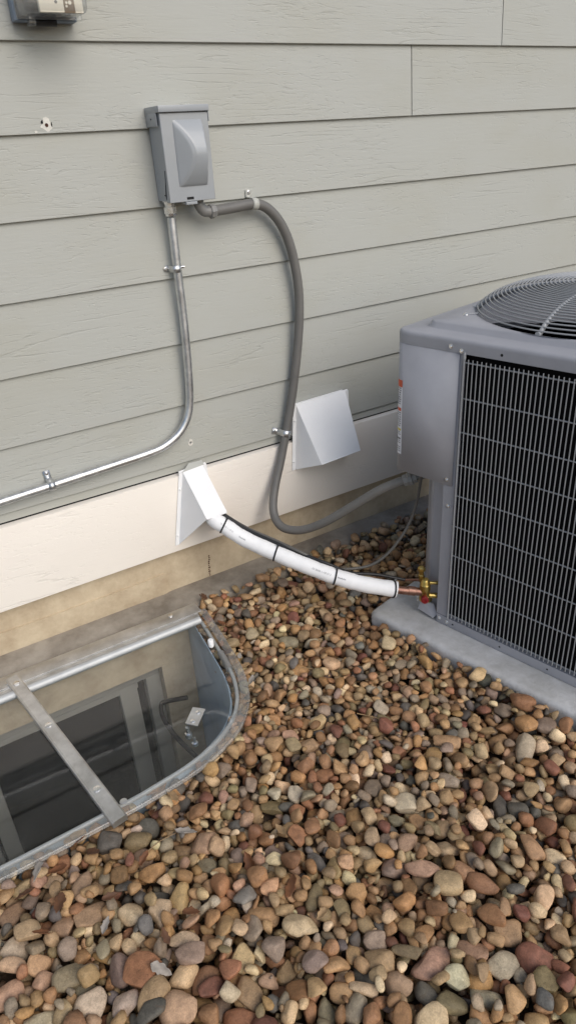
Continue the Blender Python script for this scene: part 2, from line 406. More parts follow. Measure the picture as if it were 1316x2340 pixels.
# ------------------------------------------------------------------ disconnect box
bx = thing('disconnect_box', 'grey metal electrical disconnect box with bulged front cover on the siding', 'electrical box', (.805, 0, 1.205))
x0, x1, zb, zt = .743, .868, 1.205, 1.412
def L(o, *p): return [local(o, q) for q in p]
bm = bmesh.new()    # back can: side profile widens towards the top
pr = [(-.002, zb), (-.056, zb), (-.066, zb+.10), (-.072, zt-.012), (-.002, zt-.012)]
bm_prism(bm, pr, lambda q, s: local(bx, ((x1-.006) if s else x0+.002, q[0], q[1])))
from_bm('can', bm, BOXGREY, bx)
bm = bmesh.new()    # front cover, tilted plate with side returns
pr = [(-.0585, zb-.003), (-.079, zb-.003), (-.080, zt-.016), (-.0755, zt-.016), (-.069, zb+.10), (-.0615, zb+.02)]
bm_prism(bm, pr, lambda q, s: local(bx, ((x1+.001) if s else x0, q[0], q[1])))
bmesh.ops.bevel(bm, geom=[e for e in bm.edges], offset=.0012, segments=1, affect='EDGES')
cov = from_bm('cover', bm, BOXGREY, bx, auto=40)
bm = bmesh.new()    # rain cap with its ear on the side
bm_box(bm, local(bx, (x0-.004, -.086, zt-.014)), local(bx, (x1+.003, 0, zt)), .0018)
bm_box(bm, local(bx, (x0-.0035, -.064, zt-.042)), local(bx, (x0-.0002, -.002, zt-.0135)), .0008)
bm_box(bm, local(bx, (x1+.0012, -.082, zt-.036)), local(bx, (x1+.0026, -.002, zt-.0135)), .0005)
from_bm('rain_cap', bm, BOXGREY, bx, auto=40)
# bulged emboss on the cover
bm = bmesh.new(); NX, NZ = 40, 48; grid = []
ex0, ex1, ez0, ez1 = x0+.030, x1-.018, zb+.032, zt-.030
for j in range(NZ+1):
    row = []
    for i in range(NX+1):
        s, t = i/NX, j/NZ
        arch = .030*max(0, 1-abs(2*t-.98)**1.7)
        z = ez0+(ez1-ez0)*t; flank = (ex1-ex0)*s*.80; right = (ex1-ex0)*(1-s)*5
        a_, b_ = min(arch, flank), max(arch, flank); d = min(a_-.0025*max(0, 1-(b_-a_)/.006)**2, right); d = max(0, d)
        row.append(bm.verts.new(local(bx, (ex0+(ex1-ex0)*s, -.0795-d-(.0012 if 0 < i < NX and 0 < j < NZ else 0), z))))
    grid.append(row)
for j in range(NZ):
    for i in range(NX): bm.faces.new((grid[j][i], grid[j][i+1], grid[j+1][i+1], grid[j+1][i]))
from_bm('embossed_bulge', bm, BOXGREY, cov, smooth=True)
box('hasp_slot', local(bx, (.790, -.0805, zb+.002)), local(bx, (.808, -.0785, zb+.0075)), DARK, cov)
box('hasp_tab', local(bx, (.785, -.084, zb-.010)), local(bx, (.815, -.055, zb-.0035)), BOXGREY, bx, .001)
bm = bmesh.new()
bm_prism(bm, [(-.0612, zb+.004), (-.0592, zb+.012), (-.064, zb+.036), (-.0695, zb+.055), (-.0705, zb+.070), (-.0680, zb+.055), (-.0650, zb+.030)], lambda q, s: local(bx, (x0-.0012 if s else x0+.004, q[0], q[1])))
from_bm('side_gap', bm, DARK, bx)
for pz, py in ((zt-.026, -.034), (zb+.014, -.050)):
    rev('rivet_hole', local(bx, (x0-.0034 if pz > 1.35 else x0+.0016, py, pz)), (-1, 0, 0), [(0, .0016), (.0012, .0016), (.0016, .0008)], DARK, bx, 8)

# ------------------------------------------------------------------ straps
def one_hole_strap(parent, centre, along, r, ear_dir, ywall, m, ear_len=.030, w=.016):
    """half-round saddle over the pipe with a screwed ear on one side"""
    c = np.asarray(centre, float); a = np.asarray(along, float); a /= np.linalg.norm(a)
    e = np.asarray(ear_dir, float); e -= a*(e@a); e /= np.linalg.norm(e)
    out = np.cross(a, e); out /= np.linalg.norm(out)
    if out[1] > 0: out = -out
    prof = []
    base = c[1]-ywall
    rr = r+.0012
    def P(s, h): return c+e*s+out*h
    hw = -(ywall-c[1])          # height of the wall below the axis (negative)
    pts = [P(-rr, hw*.55)]
    for k in range(9):
        th = math.pi-math.pi*k/8; pts.append(P(rr*math.cos(th), rr*math.sin(th)))
    pts += [P(rr+.001, hw+.004), P(rr+.004, hw+.0022), P(rr+ear_len, hw+.0022)]
    bm = bmesh.new(); t = .0016
    A = [bm.verts.new(q-a*w/2) for q in pts]; B = [bm.verts.new(q+a*w/2) for q in pts]
    for i in range(len(pts)-1): bm.faces.new((A[i], A[i+1], B[i+1], B[i]))
    o = from_bm('strap', bm, m, parent, auto=50)
    md = o.modifiers.new('solid', 'SOLIDIFY'); md.thickness = t; md.offset = 0
    sp = P(rr+.004+ear_len*.5, hw+.003)
    screw(o, sp, out, .0042, ZINC, True)
    return o

# ------------------------------------------------------------------ rigid steel conduit
YC = -.024
emt = thing('steel_conduit', 'thin galvanised steel conduit bending from the grey box to the left edge', 'conduit')
pts = [atY(392, 497, YC), atY(405, 610, YC), atY(420, 730, YC), atY(431, 850, YC), atY(433.5, 915, YC), atY(428, 955, YC), atY(411, 988, YC), atY(385, 1013, YC), atY(350, 1032, YC), atY(250, 1066, YC), atY(120, 1109, YC), atY(0, 1148, YC)]
d = pts[-1]-pts[-2]; d = d/np.linalg.norm(d); pts.append(pts[-1]+d*.9); 
path = catmull(pts, 10)
tube('pipe', path, .0116, GALV, emt, 16)
pc = atY(391.5, 484, YC); top = np.array([pc[0]-.002, YC, 1.2035])
ax = np.array(atY(392, 500, YC))-top; ln = np.linalg.norm(ax)
rev('connector', top, ax, [(0, .0145), (.006, .0145), (.0065, .0128), (.012, .0128), (.013, .0168), (.0275, .0168), (.029, .0150), (.034, .0142), (.036, .0118)], ZINC, emt, 8, 30)
rev('locknut', top+np.array([0, 0, .003]), (0, 0, -1), [(0, .0175), (.0035, .0175), (.004, .016)], ZINC, emt, 8)
c1 = atY(403, 614, YC); c0 = atY(405, 628, YC)
one_hole_strap(emt, c1, c0-c1, .0116, (-1, 0, 0), .001, GALV, .008, .017)
s2 = tube('strap_bolt', [c1+np.array([.011, -.006, .004]), c1+np.array([.021, -.006, .003])], .0042, ZINC, emt, 8)
c1 = atY(119, 1110, YC); c0 = atY(131, 1106, YC)
one_hole_strap(emt, c1, c0-c1, .0116, (0, 0, 1), .002, GALV, .024, .018)

# ------------------------------------------------------------------ flexible whip
wh = thing('flexible_whip', 'dark grey flexible whip looping from the grey box to the air conditioner', 'conduit')
wp = [(483, 483, -.042), (530, 475, -.036), (580, 466, -.030), (612, 477, -.028), (642, 512, -.027), (664, 565, -.027), (679, 635, -.027), (684, 700, -.027), (681, 780, -.027), (672, 870, -.027), (662, 940, -.028), (653, 990, -.031), (642, 1050, -.038), (629, 1110, -.055), (624, 1155, -.085), (630, 1186, -.115), (650, 1207, -.155), (690, 1211, -.205), (740, 1194, -.265), (800, 1160, -.330), (860, 1124, -.390), (905, 1104, -.428), (930, 1096, -.448)]
WP = [atY(*q) for q in wp]
path = catmull(WP, 8)
tube('hose', path, .0137, WHIP, wh, 16)
# elbow under the box
e0 = atY(455, 462, -.040); e0[2] = 1.2035
ep = catmull([e0, e0+np.array([0, 0, -.014]), .5*(e0+WP[0])+np.array([-.006, 0, -.012]), WP[0]+np.array([-.010, 0, .001]), WP[0]], 5)
tube('elbow', ep, [.0125]*4+[.0142]*(len(ep)-4), FIT, wh, 12)
dr = path[1]-path[0]
rev('compression_nut', WP[0]-dr/np.linalg.norm(dr)*.006, dr, [(0, .0165), (.002, .0182), (.012, .0182), (.014, .0160), (.018, .0150)], FIT, wh, 8, 30)
rev('locknut', e0+np.array([0, 0, .002]), (0, 0, -1), [(0, .0165), (.004, .0165), (.005, .015)], FIT, wh, 8)
dr = path[-1]-path[-4]; dr /= np.linalg.norm(dr)
rev('end_connector', WP[-1]-dr*.012, dr, [(0, .0150), (.002, .0180), (.014, .0180), (.016, .0205), (.026, .0205), (.028, .0165), (.040, .0165), (.041, .012), (.06, .012)], FIT, wh, 8, 30)
i1 = 2*8; one_hole_strap(wh, path[i1], path[i1+2]-path[i1-2], .0137, (0, 0, 1), -.0012, FITP, .020, .018)
i1 = 11*8; one_hole_strap(wh, path[i1], path[i1+2]-path[i1-2], .0137, (-1, 0, -.1), -.001, GALV, .020, .020)

# ------------------------------------------------------------------ white wedge hoods
def hood(name, label, TL, TR, FL, FR, WL, WR, cap_col):
    h = thing(name, label, 'pipe hood', tuple((np.asarray(TL)+np.asarray(TR))/2))
    nrm = np.cross(TR-TL, FL-TL); d_ = FR-CAM; FR = CAM+d_*(((TL-CAM)@nrm)/(d_@nrm))
    P = [np.asarray(local(h, q)) for q in (TL, TR, FL, FR, WL, WR)]
    t = .0012
    def sheet(nm, quad, lip=None):
        o = poly(nm, quad, [list(range(len(quad)))], HOODW, h, thick=.0016); return o
    sheet('front_panel', [P[0], P[1], P[3], P[2]])
    sheet('side_panel', [P[0], P[2], P[4]]); sheet('side_panel', [P[1], P[5], P[3]])
    # wall flanges and the hemmed front edge
    def flange(a, b, out):
        o = poly('wall_flange', [a, b, b+out, a+out], [[0, 1, 2, 3]], HOODW, h, thick=.0014); return o
    flange(P[0], P[4], np.array([-.013, 0.0, 0])); flange(P[1], P[5], np.array([.013, 0.0, 0]))
    tube('caulk_bead', [P[0]+np.array([-.012, .004, .001]), (P[0]+P[1])/2+np.array([0, .004, .0025]), P[1]+np.array([.012, .004, .001])], .0032, HOODW, h, 6)
    e = (P[3]-P[2]); tube('hem', [P[2]+e*.01, P[3]-e*.01], .0018, HOODW, h, 8)
    for q in (.22, .86):
        pp = P[0]+(P[4]-P[0])*q+np.array([-.007, -.001, 0]); screw(h, pp, (0, -1, 0), .0032, HOODW, False)
        pp = P[1]+(P[5]-P[1])*q+np.array([.007, -.001, 0]); screw(h, pp, (0, -1, 0), .0032, HOODW, False)
    return h
yw = -.0165
TL1, TR1 = atY(418, 1079, yw), atY(463, 1062, yw); FL1, FR1 = atY(473, 1187, -.135), atY(519, 1171, -.130)
WL1 = atY(410, 1244, yw); WR1 = np.array([TR1[0]+.012, yw, WL1[2]+.01])
hood1 = hood('pipe_hood', 'narrow white metal wedge hood with the white insulated pipe coming out beneath', TL1, TR1, FL1, FR1, WL1, WR1, None)
# painted flashing tongue at its top, over the siding edge
q = [atY(440, 1056, -.0055)+np.array([-.012, 0, .0]), atY(459, 1052, -.0055)+np.array([.004, 0, .0]), TR1+np.array([.004, -.0012, 0]), TL1+np.array([-.002, -.0012, 0])]
poly('flashing_tongue', [local(hood1, v) for v in q], [[0, 1, 2, 3]], SIDING, hood1, thick=.0012)
TL2, TR2 = atY(677, 927, yw), atY(788, 894, yw); FL2, FR2 = atY(735, 1062, -.118), atY(823, 1029, -.108)
WL2 = atY(675, 1073, yw); WR2 = np.array([TR2[0]+.008, yw, WL2[2]])
hood2 = hood('pipe_hood', 'wide white metal wedge hood on the wall right of the grey whip', TL2, TR2, FL2, FR2, WL2, WR2, None)
poly('top_return', [local(hood2, v) for v in (TL2, TR2, TR2+np.array([0, .018, .001]), TL2+np.array([0, .018, .001]))], [[0, 1, 2, 3]], HOODW, hood2, thick=.0014)
poly('back_return', [local(hood2, v) for v in (TL2+np.array([0, .0, .0]), WL2+np.array([0, .0, .12]), WL2+np.array([0, .018, .12]), TL2+np.array([0, .018, 0]))], [[0, 1, 2, 3]], HOODW, hood2, thick=.0014)

# ------------------------------------------------------------------ air conditioner
TH = .21892
AB = np.array([1.201, -.621, 0.0]); DV = np.array([math.sin(TH), -math.cos(TH), 0]); NV = np.array([math.cos(TH), math.sin(TH), 0])
def ac_w(s, n, z): return AB+DV*s+NV*n+np.array([0, 0, z])
def ac_l(p):
    d = np.asarray(p, float)-AB; return np.array([d@DV, d@NV, d[2]])
PAD_Z = .036
# pad
pad = thing('equipment_pad', 'pale grey concrete pad under the air conditioner', 'concrete pad', tuple(AB), TH-math.pi/2)
bm = bmesh.new(); ps0, ps1, pn0, pn1 = -.192, .72, -.096, .88
def rrect(s0, s1, n0, n1, r, k=6):
    out = []
    for cx, cy, a0 in ((s1-r, n1-r, 0), (s0+r, n1-r, 90), (s0+r, n0+r, 180), (s1-r, n0+r, 270)):
        for i in range(k+1):
            a = R(a0+90*i/k); out.append((cx+r*math.cos(a), cy+r*math.sin(a)))
    return out
loops = []
for off, z in ((-.0, -.05), (0, .020), (.002, .027), (.006, .0325), (.012, .0352), (.020, PAD_Z)):
    loops.append([bm.verts.new((a, b, z)) for a, b in rrect(ps0+off, ps1-off, pn0+off, pn1-off, .022-off*.5)])
for A, B in zip(loops, loops[1:]):
    for i in range(len(A)): bm.faces.new((A[i], A[(i+1) % len(A)], B[(i+1) % len(A)], B[i]))
bm.faces.new(loops[-1])
from_bm('slab', bm, PADM, pad, auto=50)

ac = thing('air_conditioner', 'grey outdoor air conditioner with wire coil guard and domed fan grille', 'air conditioner', tuple(AB), TH-math.pi/2)
S0, S1, N0, N1 = -.177, .563, 0.0, .78
ZT = .85
# base pan with a notch at the service corner
bm = bmesh.new()
fp = [(-.006, .0), (S1, .0), (S1, N1), (S0, N1), (S0, .17), (-.072, .036), (-.006, .034)]
bm_prism(bm, fp, lambda q, s: (q[0], q[1], .067 if s else PAD_Z+.001))
from_bm('base_pan', bm, ACPAINT, ac)
# corner post and recessed service panel
bm = bmesh.new()
fp = [(-.010, -.0015), (.024, -.0015), (.024, .012), (.020, .030), (-.008, .030)]
bm_prism(bm, fp, lambda q, s: (q[0], q[1], ZT-.001 if s else .0675))
from_bm('corner_post', bm, ACPAINT, ac)
bm = bmesh.new()
fp = [(-.0085, .026), (-.060, .030), (-.072, .036), (S0+.004, .172), (S0+.004, .335), (S0+.03, .335), (-.05, .06), (-.0085, .05)]
bm_prism(bm, fp, lambda q, s: (q[0], q[1], ZT-.002 if s else .068))
from_bm('service_panel', bm, ACPAINT, ac)
# flap bracket on the pad below the valve
poly('foot_bracket', [(-.075, -.004, .052), (-.020, -.004, .043), (-.010, .004, .056), (-.03, .012, .080), (-.07, .006, .084)], [[0, 1, 2, 3, 4]], ACPAINT, ac, thick=.002)
# access panel with a rounded corner, thin folded sheet
def fold(name, outline, z0, z1, m, t=.002, parent=None, trim=0.0):
    bm = bmesh.new(); A = []; B = []
    for i, (a, b) in enumerate(outline):
        A.append(bm.verts.new((a, b, z0))); B.append(bm.verts.new((a, b, z1)))
    for i in range(len(A)-1): bm.faces.new((A[i], A[i+1], B[i+1], B[i]))
    o = from_bm(name, bm, m, parent or ac, auto=40)
    md = o.modifiers.new('solid', 'SOLIDIFY'); md.thickness = t; md.offset = 0
    return o
rc = .030
arc = [(S0+rc-rc*math.sin(R(a)), -.004+rc-rc*math.cos(R(a))) for a in range(0, 91, 10)]
ol = [(.0155, .008), (.0155, -.004)]+arc+[(S0, .30)]
fold('access_panel', ol, .492, .8495, ACPAINT)
bm = bmesh.new(); pb = [(q[0], q[1]) for q in ol]+[(.0155, .30)]
bm_prism(bm, [(a*.985, b) for a, b in pb], lambda q, s: (q[0], q[1], .4955 if s else .4935)); 
from_bm('panel_floor', bm, ACPAINT, ac)
# other sides: coil walls, far and near posts
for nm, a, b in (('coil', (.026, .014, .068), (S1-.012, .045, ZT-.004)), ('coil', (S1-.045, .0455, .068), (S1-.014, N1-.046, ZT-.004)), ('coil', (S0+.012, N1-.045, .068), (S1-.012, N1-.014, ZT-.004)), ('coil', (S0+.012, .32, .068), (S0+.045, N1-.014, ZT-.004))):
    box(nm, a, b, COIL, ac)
for a, b in (((S1-.03, -.0015, .0675), (S1+.0015, .03, ZT-.001)), ((S1-.03, N1-.03, .0675), (S1+.0015, N1+.0015, ZT-.001)), ((S0-.0015, N1-.03, .0675), (S0+.03, N1+.0015, ZT-.001))):
    box('corner_post', a, b, ACPAINT, ac, .003)
# bottom rail on the visible side with its holes
box('bottom_rail', (-.008, -.004, .0375), (S1, -.0005, .0665), ACPAINT, ac, .001)
for s in (.048, .20, .34): rev('rail_hole', (s, -.0042, .052), (0, -1, 0), [(0, .0028), (.0004, .0028)], DARK, ac, 10)
rev('cap_hole', (.128, -.0052, .862), (0, -1, 0), [(0, .0036), (.0004, .0036)], DARK, ac, 12)
# top cap
CS, CN = (S0+S1)/2, (N0+N1)/2
FC = (.193, .386); FRAD = .318
def rr_point(ang, off, rad):
    """ray from the fan centre to a rounded rectangle grown by off"""
    dx, dy = math.cos(ang), math.sin(ang)
    a0, a1, b0, b1 = S0-off, S1+off, N0-off, N1+off; r = max(.006, rad+off)
    best = None
    lo, hi = 0.0, 1.2
    def inside(t):
        x, y = FC[0]+dx*t, FC[1]+dy*t
        if x < a0 or x > a1 or y < b0 or y > b1: return False
        cx = min(max(x, a0+r), a1-r); cy = min(max(y, b0+r), b1-r)
        return (x-cx)**2+(y-cy)**2 <= r*r+1e-9
    for _ in range(40):
        mid = (lo+hi)/2
        if inside(mid): lo = mid
        else: hi = mid
    return FC[0]+dx*lo, FC[1]+dy*lo
bm = bmesh.new(); NA = 240; loops = []
angs = [2*math.pi*i/NA for i in range(NA)]
for off, z in ((.0055, .8495), (.0055, .872), (.0045, .878), (.001, .8815), (-.004, .883), (-.046, .884), (-.050, .886), (-.055, .897), (-.061, .9005)):
    loops.append([bm.verts.new((*rr_point(a, off, .034 if off > -.03 else .085), z)) for a in angs])
for rad, z in ((FRAD+.012, .9015), (FRAD+.004, .8995), (FRAD-.004, .893), (FRAD-.012, .870), (FRAD-.016, .80)):
    loops.append([bm.verts.new((FC[0]+min(rad, 9)*math.cos(a), FC[1]+rad*math.sin(a), z)) for a in angs])
for A, B in zip(loops, loops[1:]):
    for i in range(NA): bm.faces.new((A[i], A[(i+1) % NA], B[(i+1) % NA], B[i]))
from_bm('top_cap', bm, ACPAINT, ac, auto=60)
# fan guard
fg = rev('fan_guard', (FC[0], FC[1], .966), (0, 0, 1), [(0, .05), (.003, .052), (.005, .046), (.006, .01)], WIRE, ac, 24)
def dome(r): return .901+.066*(1-(r/FRAD)**3.4)**.75 if r < FRAD else .899
nr = 27
for i in range(nr):
    r = .06+(FRAD-.06)*(i/(nr-1))**.96
    z = dome(r) if i < nr-1 else .9050
    tube('guard_ring', [(FC[0]+r*math.cos(a), FC[1]+r*math.sin(a), z+.003) for a in np.linspace(0, 2*math.pi, 97)[:-1]], .0019, WIRE, fg, 6, closed=True)
for k in range(6):
    a = R(-93+60*k)
    pth = [(FC[0]+r*math.cos(a), FC[1]+r*math.sin(a), dome(r)-.002) for r in np.linspace(.04, FRAD-.001, 18)]
    pth.append((FC[0]+(FRAD+.010)*math.cos(a), FC[1]+(FRAD+.010)*math.sin(a), .9025))
    tube('guard_spoke', pth, .0060, WIRE, fg, 8)
for k, a in enumerate((R(222), R(222+90), R(222+180), R(222+270))):
    c = np.array([FC[0]+(FRAD+.002)*math.cos(a), FC[1]+(FRAD+.002)*math.sin(a), .9035]); e = np.array([math.cos(a), math.sin(a), 0])
    tube('guard_tab', [c, c+e*.03+np.array([0, 0, -.001])], .0022, WIRE, fg, 6)
    screw(fg, c+e*.032+np.array([0, 0, -.003]), (0, 0, 1), .0055, ZINC)
# fan and motor below
fan = rev('fan', (FC[0], FC[1], .80), (0, 0, 1), [(0, .06), (.03, .06), (.05, .05), (.052, .01)], FANBLK, ac, 20)
for k in range(3):
    a0 = R(20+120*k); V = []; nU, nV = 6, 8
    for i in range(nU+1):
        r = .06+(FRAD-.085)*i/nU
        for j in range(nV+1):
            a = a0+(j/nV)*(1.35-.25*i/nU)+.25*i/nU; V.append((FC[0]+r*math.cos(a), FC[1]+r*math.sin(a), .806+.055*(j/nV)))
    Fq = [[i*(nV+1)+j, i*(nV+1)+j+1, (i+1)*(nV+1)+j+1, (i+1)*(nV+1)+j] for i in range(nU) for j in range(nV)]
    poly('fan_blade', V, Fq, FANBLK, fan, True, .002)
rev('motor', (FC[0], FC[1], .66), (0, 0, 1), [(0, .05), (.005, .065), (.13, .065), (.139, .05)], FANBLK, ac, 20)
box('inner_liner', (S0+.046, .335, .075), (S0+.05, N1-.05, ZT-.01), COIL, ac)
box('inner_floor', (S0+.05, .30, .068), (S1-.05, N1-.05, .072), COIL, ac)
# wire coil guard on the visible side
cg = tube('coil_guard', [(.0315, -.006, .066), (.0312, -.006, .845)], .0029, WIRE, ac, 8)
nvw = 45; dsv = .01186
for i in range(1, nvw):
    s = .0315+i*dsv
    tube('guard_wire', [(s, -.0065, .074), (s, -.0065, .838)], .00152, WIRE, cg, 6)
for z in (.829, .739, .650, .560, .470, .377, .284, .187, .083):
    s0 = .0315 if z != .377 else .020
    tube('guard_wire', [(s0, -.004, z), (S1-.006, -.004, z)], .00185, WIRE, cg, 6)
for i in range(60):
    n = .03+i*.0122
    if n < N1-.03: tube('guard_wire', [(S1+.0065, n, .074), (S1+.0065, n, .838)], .00152, WIRE, cg, 6)
for z in (.829, .650, .470, .284, .083): tube('guard_wire', [(S1+.004, .02, z), (S1+.004, N1-.02, z)], .00185, WIRE, cg, 6)
# hex screws on the cabinet
for s, z, n in ((-.008, .863, -.0052), (.022, .856, -.0052), (.0015, .508, -.0048), (.008, .430, -.0015), (.003, .055, -.004), (.028, .052, -.004), (-.165, .53, .0)):
    if s < -.1: continue
    screw(ac, (s, n, z), (0, -1, 0), .0038, ZINC)
rev('guard_clip', (.0315, -.006, .838), (0, 0, 1), [(0, .004), (.012, .0035), (.016, .002)], WIRE, ac, 8)
# warning label wrapped on the rounded corner
def on_corner(t, z, lift):
    """t in mm along the corner arc from the face, starting before the bend"""
    L0 = rc*math.pi/2
    if t < 0: p = np.array([S0+rc-t, -.004]); nr_ = np.array([0, -1.0])
    elif t < L0:
        a = t/rc; p = np.array([S0+rc-rc*math.sin(a), -.004+rc-rc*math.cos(a)]); nr_ = np.array([-math.sin(a), -math.cos(a)])
    else: p = np.array([S0, -.004+rc+(t-L0)]); nr_ = np.array([-1.0, 0])
    p = p+nr_*(lift+.0012); return (p[0], p[1], z)
def decal(name, t0, t1, z0, z1, m, parent, lift):
    n = 8; V = []; Fq = []
    for i in range(n+1):
        t = t0+(t1-t0)*i/n; V += [on_corner(t, z0, lift), on_corner(t, z1, lift)]
    for i in range(n): Fq.append([2*i, 2*i+2, 2*i+3, 2*i+1])
    return poly(name, V, Fq, m, parent, False)
lab = decal('warning_label', .002, .085, .541, .752, LAB_W, ac, .0003)
lab['label'] = 'white warning label with orange header on the cabinet corner'
decal('label_band', .0022, .0848, .7325, .7518, LAB_O, lab, .0007)
decal('label_band', .005, .0748, .6655, .6745, LAB_O, lab, .0007)
decal('label_band', .005, .0748, .6095, .6155, LAB_Y, lab, .0007)
decal('label_band', .006, .050, .5845, .5885, BLACK, lab, .0007)
q = random.Random(4)
for z in np.arange(.548, .730, .0062):
    if .660 < z < .680 or .606 < z < .620 or .580 < z < .592 or q.random() < .13: continue
    t = .0055+q.random()*.003
    for w in range(q.randint(2, 4)):
        t1 = t+q.uniform(.004, .010); decal('label_print', t, t1, z, z+.0026, INK, lab, .0007); t = t1+.003
# service valves
vs = thing  # (alias kept short)
def svc_valve(base_px_n, parent):
    pass
vb = np.array([-.047, -.012])
val = rev('service_valve', (vb[0], vb[1], .098), (.02, -.03, 1), [(0, .013), (.004, .0165), (.02, .0165), (.022, .0145), (.040, .0145), (.041, .0158), (.060, .0158), (.062, .0145), (.070, .0135), (.078, .009)], BRASS, ac, 12, 30)
rev('schrader_cap', (vb[0]+.006, vb[1]-.010, .117), (.62, -.75, .12), [(0, .0095), (.010, .0098), (.011, .0112), (.019, .0112), (.021, .0095), (.0215, .005), (.019, .004)], REDCAP, val, 14, 35)
tube('valve_stub', [(vb[0], vb[1], .118), (-.012, .020, .114)], .0082, BRASS, val, 10)
tube('valve_stub', [(vb[0], vb[1]+.004, .160), (-.012, .022, .158)], .0052, BRASS, val, 8)
rev('liquid_valve', (vb[0]-.022, vb[1]+.012, .150), (-.05, .05, 1), [(0, .008), (.012, .009), (.022, .009), (.024, .007), (.034, .007), (.036, .0115), (.046, .0115), (.050, .007)], BRASS, ac, 6, 30)
box('valve_plate', (vb[0]-.02, vb[1]+.004, .092), (vb[0]+.014, vb[1]+.020, .104), BRASS, ac, .002)
tube('drain_nipple', [(vb[0]-.026, vb[1]+.002, .085), (vb[0]-.026, vb[1]+.002, .100)], .003, ZINC, ac, 8)

# ------------------------------------------------------------------ line set
lp = [(486, 1183, -.115), (515, 1203, -.150), (560, 1232, -.200), (630, 1264, -.278), (700, 1293, -.355), (765, 1317, -.420), (830, 1335, -.478), (906, 1347, -.535)]
LP = [atY(*p_) for p_ in lp]
LP = [LP[0]+np.array([.022, .055, .016])]+LP
lpath = catmull(LP, 10)
ins = thing('insulated_pipe', 'white foam insulated refrigerant pipe with black zip ties curving to the brass valve', 'pipe')
RF = .0238
n_ = len(lpath); rad = RF*(1+.02*np.sin(np.arange(n_)*.9)+.012*np.sin(np.arange(n_)*2.3))
bm = bmesh.new(); bm_tube(bm, lpath, rad, 24)
foam = from_bm('foam_sleeve', bm, FOAM, ins, auto=50)
def near_px(u, v):
    pp = proj(lpath); return int(np.argmin(((pp-np.array([u, v]))**2).sum(1)))
Tl, Nl, Bl = frames(lpath)
for (u, v) in ((513, 1197), (632, 1262), (763, 1317), (897, 1346)):
    i = near_px(u, v); i = min(max(i, 1), n_-2); c = lpath[i]; t = Tl[i]
    up = np.array([0, 0, 1.])-t*t[2]; up /= np.linalg.norm(up); sd = np.cross(t, up)
    rr = rad[i]+.0006
    z = tube('zip_tie', [c+rr*(math.cos(a)*up+math.sin(a)*sd)+t*.004*math.sin(a) for a in np.linspace(0, 2*math.pi, 33)[:-1]], .0027, BLACK, ins, 6, closed=True)
    h = c+up*(rr+.002)+sd*(-.004)
    bm = bmesh.new(); bm_tube(bm, [h-sd*.004-up*.001, h+sd*.003+up*.005], .0042, 6); from_bm('tie_head', bm, BLACK, z)
# copper stub to the valve
vw = ac_w(vb[0], vb[1], .128)
e = lpath[-1]; cp = catmull([lpath[-4], e, e+(e-lpath[-4])/np.linalg.norm(e-lpath[-4])*.02, .4*e+.6*vw+np.array([0, 0, .0]), vw], 6)
tube('copper_pipe', cp, .0122, COPPER, ins, 14)
dd = vw-cp[-7]; dd /= np.linalg.norm(dd)
rev('pipe_coupling', vw-dd*.052, dd, [(0, .0122), (.001, .0140), (.022, .0140), (.023, .0126)], COPPER, ins, 14)
# print on the foam
def foam_print(txt, u, v, size, m, ang):
    cu = bpy.data.curves.new('t', 'FONT'); cu.body = txt; cu.size = size
    to = bpy.data.objects.new('t', cu); COL.objects.link(to)
    dg = bpy.context.evaluated_depsgraph_get(); me = bpy.data.meshes.new_from_object(to.evaluated_get(dg))
    bpy.data.objects.remove(to, do_unlink=True); bpy.data.curves.remove(cu)
    seg = np.concatenate([[0], np.cumsum(np.linalg.norm(np.diff(lpath, axis=0), axis=1))]); i0 = near_px(u, v); s0 = seg[i0]
    for vtx in me.vertices:
        s = s0+vtx.co.x; k = np.searchsorted(seg, s)-1; k = min(max(k, 0), len(seg)-2); f = (s-seg[k])/(seg[k+1]-seg[k])
        c = lpath[k]*(1-f)+lpath[k+1]*f; t = Tl[k]*(1-f)+Tl[k+1]*f; t /= np.linalg.norm(t)
        view = CAM-c; up = np.array([0, 0, 1.])-t*t[2]; up /= np.linalg.norm(up); sd = np.cross(up, t); sd /= np.linalg.norm(sd)
        if sd@view < 0: sd = -sd
        a = ang+vtx.co.y/RF; rr = RF*1.034+.0002
        vtx.co = Vector(c+rr*(math.sin(a)*up+math.cos(a)*sd))
    o = link('foam_print', me, m, foam)
    return o
foam_print("'25 20/50 1-1/8 ID", 503, 1196, .0066, mat('faint_ink', (.45, .45, .46), .8), R(34))
foam_print('Insultube', 547, 1226, .0066, INK, R(30))
foam_print("-25 20/50 1-1/8 ID 2", 716, 1301, .0072, mat('mid_ink', (.30, .30, .31), .8), R(30))
foam_print('Insultube', 770, 1319, .0068, INK, R(30))
# black liquid line and grey control cable
liq = thing('liquid_line', 'thin black wrapped pipe running along the top of the white insulated pipe', 'pipe')
back = []
for (u, v) in ((500, 1190), (560, 1225), (632, 1255), (700, 1285), (745, 1303)):
    i = near_px(u, v); t = Tl[i]; up = np.array([0, 0, 1.])-t*t[2]; up /= np.linalg.norm(up); sd = np.cross(up, t)
    if sd[1] < 0: sd = -sd
    back.append(lpath[i]+up*(RF*.78)+sd*(RF*.95))
lv = ac_w(vb[0]-.020, vb[1]+.010, .157)
endp = atY(985, 1327, -.545)
back += [atY(800, 1309, -.42), atY(860, 1313, -.455), atY(925, 1325, -.50)]
tube('wrapped_pipe', catmull(back, 8), .0052, BLACK, liq, 10)
tube('copper_end', catmull([back[-1], .5*back[-1]+.5*lv, lv], 5), .0042, COPPER, liq, 10)
cab = thing('control_cable', 'thin grey cable drooping from the cabinet down to the white pipe', 'cable')
k0 = ac_w(-.118, .05, .4955)
